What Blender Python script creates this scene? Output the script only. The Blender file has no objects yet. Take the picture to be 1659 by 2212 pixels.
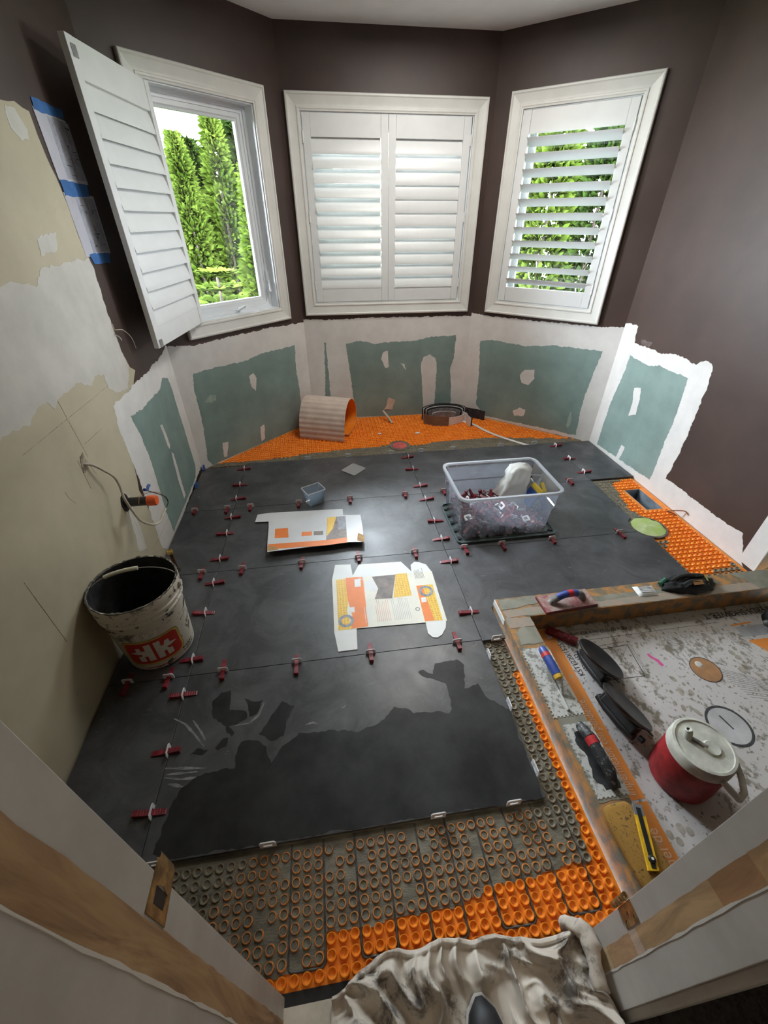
import bpy, bmesh, math, random
from mathutils import Vector, Matrix, noise
from mathutils.geometry import tessellate_polygon
random.seed(11)
PI = math.pi
scene = bpy.context.scene
COL = scene.collection

# ---------------------------------------------------------------- camera
EYE = 1.515                                     # lens height above the finished tile
FPX = 893.64                                    # focal length in pixels of the 1659x2212 frame
pit, yaw, rol = math.radians(35.3235), math.radians(8.0692), math.radians(0.0888)
fwd = Vector((math.sin(yaw)*math.cos(pit), math.cos(yaw)*math.cos(pit), -math.sin(pit)))
rgt = Vector((math.cos(yaw), -math.sin(yaw), 0))
dwn = fwd.cross(rgt)
r2 = math.cos(rol)*rgt + math.sin(rol)*dwn
d2 = -math.sin(rol)*rgt + math.cos(rol)*dwn
cam_d = bpy.data.cameras.new('camera')
cam_d.sensor_width = 36; cam_d.sensor_fit = 'AUTO'; cam_d.lens = FPX*36/2212
cam_d.clip_start = 0.01; cam_d.clip_end = 200
cam = bpy.data.objects.new('camera', cam_d); COL.objects.link(cam)
cam.matrix_world = Matrix(((r2.x, -d2.x, -fwd.x, 0), (r2.y, -d2.y, -fwd.y, 0), (r2.z, -d2.z, -fwd.z, EYE), (0, 0, 0, 1)))
scene.camera = cam

# ---------------------------------------------------------------- light
world = bpy.data.worlds.new('overcast_sky'); scene.world = world
world.use_nodes = True
bg = world.node_tree.nodes['Background']
bg.inputs['Color'].default_value = (0.82, 0.92, 1.0, 1)
bg.inputs['Strength'].default_value = 88.0       # even white overcast
scene.view_settings.view_transform = 'Standard'
scene.view_settings.look = 'None'
scene.view_settings.gamma = 1.0
scene.view_settings.use_curve_mapping = False
scene.view_settings.exposure = 0.02
scene.cycles.max_bounces = 8
scene.cycles.diffuse_bounces = 5
scene.cycles.glossy_bounces = 3
scene.cycles.transparent_max_bounces = 10
scene.cycles.sample_clamp_indirect = 6.0
scene.cycles.adaptive_threshold = 0.02
scene.cycles.caustics_reflective = False
scene.cycles.caustics_refractive = False

def area_light(name, loc, rot, sx, sy, power, color, portal=False):
    l = bpy.data.lights.new(name, 'AREA'); l.shape = 'RECTANGLE'; l.size = sx; l.size_y = sy
    l.energy = power; l.color = color
    if portal: l.cycles.is_portal = True
    o = bpy.data.objects.new(name, l); COL.objects.link(o); o.location = loc; o.rotation_euler = rot
    return o
# flush ceiling lamp of the hallway behind the camera, and an unseen fill light added near the bay to brighten the floor
area_light('hallway_lamp', (0.25, -0.75, 2.38), (0, 0, 0), 0.5, 0.5, 5.0, (1.0, 0.80, 0.60))
area_light('bay_fill_light', (0.78, 2.72, 2.42), (0, 0, 0), 0.7, 0.7, 25.0, (1.0, 0.97, 0.93))

# ---------------------------------------------------------------- helpers
class MB:
    def __init__(s): s.v = []; s.f = []; s.m = []
    def add(s, vs, fs, mi=0, M=None):
        o = len(s.v)
        for p in vs:
            p = Vector(p)
            s.v.append(M @ p if M is not None else p)
        for f in fs: s.f.append([i+o for i in f]); s.m.append(mi)
        return s
    def box(s, c, d, mi=0, M=None):
        x, y, z = d[0]/2, d[1]/2, d[2]/2
        vs = [(c[0]+a*x, c[1]+b*y, c[2]+e*z) for a in (-1, 1) for b in (-1, 1) for e in (-1, 1)]
        return s.add(vs, [(0,1,3,2),(4,6,7,5),(0,4,5,1),(2,3,7,6),(0,2,6,4),(1,5,7,3)], mi, M)
    def span(s, a, b, mi=0, M=None):
        return s.box([(a[i]+b[i])/2 for i in range(3)], [abs(b[i]-a[i]) for i in range(3)], mi, M)
    def prism(s, poly, z0, z1, mi=0, M=None, side=None):
        if sum(poly[i-1][0]*poly[i][1]-poly[i][0]*poly[i-1][1] for i in range(len(poly))) < 0: poly = poly[::-1]
        n = len(poly)
        vs = [(p[0], p[1], z0) for p in poly]+[(p[0], p[1], z1) for p in poly]
        s.add(vs, [list(range(n, 2*n)), list(range(n-1, -1, -1))], mi, M)
        o = len(s.v)-2*n
        for i in range(n):
            j = (i+1) % n
            s.f.append([o+i, o+j, o+n+j, o+n+i]); s.m.append(mi if side is None else side)
        return s
    def slab(s, outer, holes, z0, z1, mi=0, M=None):
        loops = [outer]+holes
        flat = [Vector((p[0], p[1], 0)) for l in loops for p in l]
        tris = tessellate_polygon([[Vector((p[0], p[1], 0)) for p in l] for l in loops])
        n = len(flat); fs = []
        for t in tris:
            a, b, c = (flat[i] for i in t)
            t = list(t)
            if (b-a).cross(c-a).z < 0: t = t[::-1]
            fs.append([i+n for i in t]); fs.append(t[::-1])
        k = 0
        for li, l in enumerate(loops):
            ar = sum(l[i-1][0]*l[i][1]-l[i][0]*l[i-1][1] for i in range(len(l)))
            m = len(l)
            for i in range(m):
                a, b = k+i, k+(i+1) % m
                q = [a, b, b+n, a+n]
                if (ar < 0) != (li > 0): q = q[::-1]
                fs.append(q)
            k += m
        return s.add([(p.x, p.y, z0) for p in flat]+[(p.x, p.y, z1) for p in flat], fs, mi, M)
    def lathe(s, prof, n=32, mi=0, M=None, mats=None, a0=0, a1=2*PI, sx=1, sy=1):
        full = abs(a1-a0-2*PI) < 1e-6
        k = n if full else n+1
        vs = []
        for r, z in prof:
            for i in range(k):
                a = a0+(a1-a0)*i/n
                vs.append((r*math.cos(a)*sx, r*math.sin(a)*sy, z))
        o = len(s.v); s.add(vs, [], mi, M)
        for j in range(len(prof)-1):
            for i in range(n):
                i2 = (i+1) % k
                s.f.append([o+j*k+i, o+j*k+i2, o+(j+1)*k+i2, o+(j+1)*k+i]); s.m.append(mats[j] if mats else mi)
        return s
    def tube(s, path, r, n=8, mi=0, M=None, cap=True):
        path = [Vector(p) for p in path]
        rs = r if isinstance(r, (list, tuple)) else [r]*len(path)
        if len(rs) != len(path): rs = [rs[min(len(rs)-1, int(i*len(rs)/len(path)))] for i in range(len(path))]
        o0 = len(s.v); up = None
        for i, p in enumerate(path):
            t = (path[min(i+1, len(path)-1)]-path[max(i-1, 0)]).normalized()
            if up is None:
                up = Vector((0, 0, 1)) if abs(t.z) < .9 else Vector((1, 0, 0))
            a = t.cross(up)
            if a.length < 1e-6: a = t.cross(Vector((1, 0, 0)))
            a.normalize(); b = a.cross(t).normalized(); up = b
            s.add([p+rs[i]*(math.cos(2*PI*k/n)*a+math.sin(2*PI*k/n)*b) for k in range(n)], [], mi, M)
        for i in range(len(path)-1):
            for k in range(n):
                k2 = (k+1) % n
                s.f.append([o0+i*n+k, o0+i*n+k2, o0+(i+1)*n+k2, o0+(i+1)*n+k]); s.m.append(mi)
        if cap:
            s.f.append([o0+k for k in range(n-1, -1, -1)]); s.m.append(mi)
            s.f.append([o0+(len(path)-1)*n+k for k in range(n)]); s.m.append(mi)
        return s
    def sweep(s, prof, path, mi=0, M=None, closed=True):
        """prof: list of (across, up) points swept along a path in plan; path: list of 3D points"""
        path = [Vector(p) for p in path]; n = len(prof); o = len(s.v)
        for i, p in enumerate(path):
            t = (path[min(i+1, len(path)-1)]-path[max(i-1, 0)]); t.z = 0; t.normalize()
            a = Vector((t.y, -t.x, 0))
            s.add([p+a*c+Vector((0, 0, u)) for c, u in prof], [], mi, M)
        for i in range(len(path)-1):
            for k in range(n if closed else n-1):
                k2 = (k+1) % n
                s.f.append([o+i*n+k, o+(i+1)*n+k, o+(i+1)*n+k2, o+i*n+k2]); s.m.append(mi)
        if closed:
            s.f.append([o+k for k in range(n)]); s.m.append(mi)
            s.f.append([o+(len(path)-1)*n+k for k in range(n-1, -1, -1)]); s.m.append(mi)
        return s
    def mesh(s, name, mats, smooth=False, bevel=0, fix=True):
        me = bpy.data.meshes.new(name)
        me.from_pydata([tuple(v) for v in s.v], [], s.f)
        for m in (mats if isinstance(mats, (list, tuple)) else [mats]): me.materials.append(m)
        me.polygons.foreach_set('material_index', s.m)
        if fix or bevel:
            b = bmesh.new(); b.from_mesh(me)
            if bevel:
                es = [e for e in b.edges if len(e.link_faces) == 2 and e.calc_face_angle(0) > .6]
                bmesh.ops.bevel(b, geom=es, offset=bevel, segments=2, profile=.5, affect='EDGES', clamp_overlap=True)
            if fix: bmesh.ops.recalc_face_normals(b, faces=b.faces)
            b.to_mesh(me); b.free()
        if smooth:
            me.polygons.foreach_set('use_smooth', [True]*len(me.polygons))
            if hasattr(me, 'set_sharp_from_angle'): me.set_sharp_from_angle(angle=smooth if isinstance(smooth, float) else .7)
        me.update()
        return me
    def build(s, name, mats, parent=None, smooth=False, bevel=0, fix=True):
        return link(name, s.mesh(name, mats, smooth, bevel, fix), parent)

def link(name, me, parent=None):
    o = bpy.data.objects.new(name, me); COL.objects.link(o)
    if parent is not None: o.parent = parent
    return o
def tag(o, label=None, cat=None, group=None, kind=None):
    if label: o['label'] = label
    if cat: o['category'] = cat
    if group: o['group'] = group
    if kind: o['kind'] = kind
    return o
def thing(name, label, cat, loc=(0, 0, 0), rot=(0, 0, 0), group=None):
    o = bpy.data.objects.new(name, None); COL.objects.link(o); o.empty_display_size = .05
    o.location = loc; o.rotation_euler = rot
    return tag(o, label, cat, group)
def put(o, loc=None, rot=None):
    if loc is not None: o.location = loc
    if rot is not None: o.rotation_euler = rot
    return o
def inside(x, y, poly):
    c = False; j = len(poly)-1
    for i in range(len(poly)):
        xi, yi = poly[i]; xj, yj = poly[j]
        if (yi > y) != (yj > y) and x < (xj-xi)*(y-yi)/(yj-yi)+xi: c = not c
        j = i
    return c
def jag(poly, amp=.006, step=.02, seed=0, keep=None):
    """ragged edge of trowelled plaster or torn paper"""
    rnd = random.Random(seed); out = []
    n = len(poly)
    for i in range(n):
        a = Vector(poly[i]); b = Vector(poly[(i+1) % n]); L = (b-a).length
        if keep and keep(a, b): out.append(tuple(a)); continue
        k = max(1, int(L/step)); nn = Vector((-(b-a).y, (b-a).x)).normalized() if L > 1e-6 else Vector((0, 0))
        off = 0
        for t in range(k):
            p = a.lerp(b, t/k)
            if t > 0:
                off = .55*off+rnd.uniform(-1, 1)*amp
                p = p+nn*off
            out.append((p.x, p.y))
    return out
def text_mesh(body, size, extrude=.0003, align='LEFT', shear=0):
    cu = bpy.data.curves.new('lettering', 'FONT'); cu.body = body; cu.size = size; cu.extrude = extrude
    cu.align_x = align; cu.align_y = 'CENTER'; cu.shear = shear; cu.resolution_u = 2
    o = bpy.data.objects.new('lettering', cu); COL.objects.link(o)
    dg = bpy.context.evaluated_depsgraph_get(); dg.update()
    me = bpy.data.meshes.new_from_object(o.evaluated_get(dg))
    bpy.data.objects.remove(o); bpy.data.curves.remove(cu)
    return me
ORD = ['first', 'second', 'third', 'fourth', 'fifth', 'sixth', 'seventh', 'eighth', 'ninth', 'tenth', 'eleventh', 'twelfth']

# ---------------------------------------------------------------- materials
def nodes_of(name):
    m = bpy.data.materials.new(name); m.use_nodes = True
    nt = m.node_tree; return m, nt, nt.nodes['Principled BSDF']
def coords(nt, kind='Object', scale=None, rnd=False):
    tc = nt.nodes.new('ShaderNodeTexCoord'); out = tc.outputs[kind]
    if rnd:
        oi = nt.nodes.new('ShaderNodeObjectInfo')
        mu = nt.nodes.new('ShaderNodeMath'); mu.operation = 'MULTIPLY'; mu.inputs[1].default_value = 37.0
        nt.links.new(oi.outputs['Random'], mu.inputs[0])
        ad = nt.nodes.new('ShaderNodeVectorMath'); ad.operation = 'ADD'
        nt.links.new(out, ad.inputs[0]); nt.links.new(mu.outputs[0], ad.inputs[1]); out = ad.outputs[0]
    if scale:
        mp = nt.nodes.new('ShaderNodeMapping'); mp.inputs['Scale'].default_value = scale
        nt.links.new(out, mp.inputs['Vector']); out = mp.outputs[0]
    return out
def noise_node(nt, vec, scale, detail=4, rough=.55, dist=0):
    n = nt.nodes.new('ShaderNodeTexNoise'); n.inputs['Scale'].default_value = scale
    n.inputs['Detail'].default_value = detail; n.inputs['Roughness'].default_value = rough; n.inputs['Distortion'].default_value = dist
    nt.links.new(vec, n.inputs['Vector']); return n.outputs['Fac']
def ramp(nt, fac, stops):
    r = nt.nodes.new('ShaderNodeValToRGB')
    while len(r.color_ramp.elements) < len(stops): r.color_ramp.elements.new(.5)
    for e, (p, c) in zip(r.color_ramp.elements, stops):
        e.position = p; e.color = (*c, 1) if len(c) == 3 else c
    nt.links.new(fac, r.inputs['Fac']); return r.outputs['Color']
def mixc(nt, fac, a, b):
    n = nt.nodes.new('ShaderNodeMix'); n.data_type = 'RGBA'
    for i, x in ((0, fac), (6, a), (7, b)):
        if isinstance(x, (int, float)): n.inputs[i].default_value = x
        elif isinstance(x, tuple): n.inputs[i].default_value = (*x, 1)
        else: nt.links.new(x, n.inputs[i])
    return n.outputs[2]
def bump(nt, bsdf, height, strength=.2, dist=.002):
    b = nt.nodes.new('ShaderNodeBump'); b.inputs['Strength'].default_value = strength; b.inputs['Distance'].default_value = dist
    nt.links.new(height, b.inputs['Height']); nt.links.new(b.outputs[0], bsdf.inputs['Normal'])
def mat(name, col, rough=.6, var=.12, scale=8, metal=0, bmp=0, bscale=60, col2=None, lo=.35, hi=.65, spec=.5, rnd=False, dist=0, stretch=None, detail=4):
    m, nt, b = nodes_of(name)
    v = coords(nt, 'Object', stretch, rnd)
    f = noise_node(nt, v, scale, detail, .6, dist)
    c2 = col2 or tuple(max(0, c*(1-var*2)) for c in col)
    c1 = col if col2 else tuple(min(1, c*(1+var)) for c in col)
    nt.links.new(ramp(nt, f, [(lo, c2), (hi, c1)]), b.inputs['Base Color'])
    b.inputs['Roughness'].default_value = rough; b.inputs['Metallic'].default_value = metal
    b.inputs['Specular IOR Level'].default_value = spec
    if bmp: bump(nt, b, noise_node(nt, v, bscale, 3), bmp)
    return m
def speckled(name, col, dirt, amount=.5, scale=30, rough=.7, fine=90, bmp=0, stretch=None):
    """a surface with splashes and smears of dried mortar"""
    m, nt, b = nodes_of(name); v = coords(nt, 'Object', stretch)
    f1 = ramp(nt, noise_node(nt, v, scale, 5, .65), [(amount, (0, 0, 0)), (min(.99, amount+.08), (1, 1, 1))])
    f2 = ramp(nt, noise_node(nt, v, fine, 3), [(amount+.04, (0, 0, 0)), (min(.99, amount+.12), (1, 1, 1))])
    mx = nt.nodes.new('ShaderNodeMath'); mx.operation = 'MAXIMUM'
    nt.links.new(f1, mx.inputs[0]); nt.links.new(f2, mx.inputs[1])
    nt.links.new(mixc(nt, mx.outputs[0], col, dirt), b.inputs['Base Color'])
    b.inputs['Roughness'].default_value = rough
    if bmp: bump(nt, b, mx.outputs[0], bmp)
    return m
def clear(name, tint, body=.25, gloss=.1, rough=.15):
    """clear or milky plastic and window glass: partly see-through, partly a thin diffusing film, a little gloss"""
    m = bpy.data.materials.new(name); m.use_nodes = True; nt = m.node_tree
    out = nt.nodes['Material Output']; nt.nodes.remove(nt.nodes['Principled BSDF'])
    tr = nt.nodes.new('ShaderNodeBsdfTransparent'); tr.inputs[0].default_value = (1, 1, 1, 1)
    di = nt.nodes.new('ShaderNodeBsdfDiffuse'); di.inputs[0].default_value = (*tint, 1)
    tl = nt.nodes.new('ShaderNodeBsdfTranslucent'); tl.inputs[0].default_value = (*tint, 1)
    ad = nt.nodes.new('ShaderNodeMixShader'); ad.inputs[0].default_value = .5
    nt.links.new(di.outputs[0], ad.inputs[1]); nt.links.new(tl.outputs[0], ad.inputs[2])
    m1 = nt.nodes.new('ShaderNodeMixShader'); m1.inputs[0].default_value = body
    nt.links.new(tr.outputs[0], m1.inputs[1]); nt.links.new(ad.outputs[0], m1.inputs[2])
    gl = nt.nodes.new('ShaderNodeBsdfGlossy'); gl.inputs['Roughness'].default_value = rough
    fr = nt.nodes.new('ShaderNodeFresnel'); fr.inputs[0].default_value = 1.45
    mu = nt.nodes.new('ShaderNodeMath'); mu.operation = 'MULTIPLY'; mu.inputs[1].default_value = gloss*10
    mu.use_clamp = True
    nt.links.new(fr.outputs[0], mu.inputs[0])
    m2 = nt.nodes.new('ShaderNodeMixShader'); nt.links.new(mu.outputs[0], m2.inputs[0])
    nt.links.new(m1.outputs[0], m2.inputs[1]); nt.links.new(gl.outputs[0], m2.inputs[2])
    nt.links.new(m2.outputs[0], out.inputs['Surface'])
    return m

M = {}
M['brown'] = mat('brown_wall_paint', (.060, .035, .027), .48, .10, 3, bmp=.08, bscale=140)
M['beige'] = mat('bare_beige_drywall', (.51, .455, .325), .85, .07, 2.5, bmp=.05, bscale=30)
M['white'] = mat('white_joint_compound', (.74, .72, .69), .85, .05, 5, bmp=.08, bscale=25)
M['white2'] = mat('thin_joint_compound', (.60, .575, .52), .85, .06, 5)
M['green'] = mat('green_drywall', (.225, .31, .285), .8, .08, 4)
M['dab'] = M['white']
M['dab2'] = mat('sanded_compound', (.36, .45, .40), .85, .1, 20)
M['ceiling'] = mat('ceiling_paint', (.88, .88, .87), .9, .03, 3, bmp=.1, bscale=120)
M['casing'] = mat('off_white_trim_paint', (.72, .71, .67), .38, .03, 6)
M['shutter'] = mat('white_shutter_paint', (.76, .77, .76), .35, .02, 6)
M['vinyl'] = mat('white_vinyl', (.84, .87, .90), .3, .02, 6)
M['glass'] = clear('window_glass', (.9, .95, 1), 0.0, .1, .02)
M['plywood'] = mat('plywood_subfloor', (.42, .33, .22), .8, .15, 6, stretch=(1, 6, 1))
M['metal'] = mat('steel', (.5, .5, .5), .35, .1, 8, metal=1)
M['dark'] = mat('dark_rubber', (.012, .012, .013), .5, .2, 12)
M['black'] = mat('black_plastic', (.016, .017, .019), .38, .3, 14)

def tile_material():
    m, nt, b = nodes_of('dark_slate_porcelain')
    v = coords(nt, 'Object', None, True)
    cloud = noise_node(nt, v, 2.6, 6, .62, .4)
    base = ramp(nt, cloud, [(.30, (.026, .027, .029)), (.55, (.042, .043, .046)), (.75, (.066, .067, .072))])
    haze = ramp(nt, noise_node(nt, v, 5.5, 7, .7, .8), [(.40, (0, 0, 0)), (.76, (.62, .62, .62))])
    c = mixc(nt, haze, base, (.140, .140, .152))
    sv = coords(nt, 'Object', (1, 2.2, 1), True)
    scuff = ramp(nt, noise_node(nt, sv, 9, 8, .74, 2.2), [(.63, (0, 0, 0)), (.70, (.6, .6, .6))])
    c = mixc(nt, scuff, c, (.26, .26, .27))
    nt.links.new(c, b.inputs['Base Color'])
    rr = ramp(nt, noise_node(nt, v, 7, 5, .6, .3), [(.3, (.30, .30, .30)), (.7, (.44, .44, .44))])
    nt.links.new(rr, b.inputs['Roughness'])
    b.inputs['Specular IOR Level'].default_value = .62
    bump(nt, b, noise_node(nt, v, 45, 4), .05, .001)
    return m
M['tile'] = tile_material()
M['damp'] = mat('damp_wiped_tile', (.024, .024, .025), .45, .35, 6, spec=.30, detail=6)
M['dust'] = mat('white_dust', (.24, .24, .25), .9, .2, 40)
M['faint_smear'] = mat('compound_smear_on_brown', (.15, .11, .10), .85, .2, 30)
def membrane_material():
    m, nt, b = nodes_of('orange_membrane')
    v = coords(nt, 'Object')
    nt.links.new(ramp(nt, noise_node(nt, v, 25, 3), [(.3, (.80, .20, .012)), (.7, (.92, .30, .03))]), b.inputs['Base Color'])
    b.inputs['Roughness'].default_value = .32
    b.inputs['Subsurface Weight'].default_value = 0
    return m
M['orange'] = membrane_material()
M['smeared'] = mat('mortar_smeared_membrane', (.62, .22, .04), .5, col2=(.15, .13, .095), scale=60, lo=.36, hi=.56, rnd=True)
M['mortar_studs'] = mat('mortar_filled_studs', (.30, .20, .09), .6, col2=(.17, .155, .12), scale=70, lo=.45, hi=.72)
M['mortar'] = mat('grey_thinset_mortar', (.165, .150, .110), .5, .22, 14, bmp=.7, bscale=120, stretch=(1, 2.5, 1))
M['red'] = mat('dark_red_plastic', (.20, .014, .024), .38, .25, 60)
M['clip'] = mat('white_plastic', (.80, .80, .82), .4, .05, 30)

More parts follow.
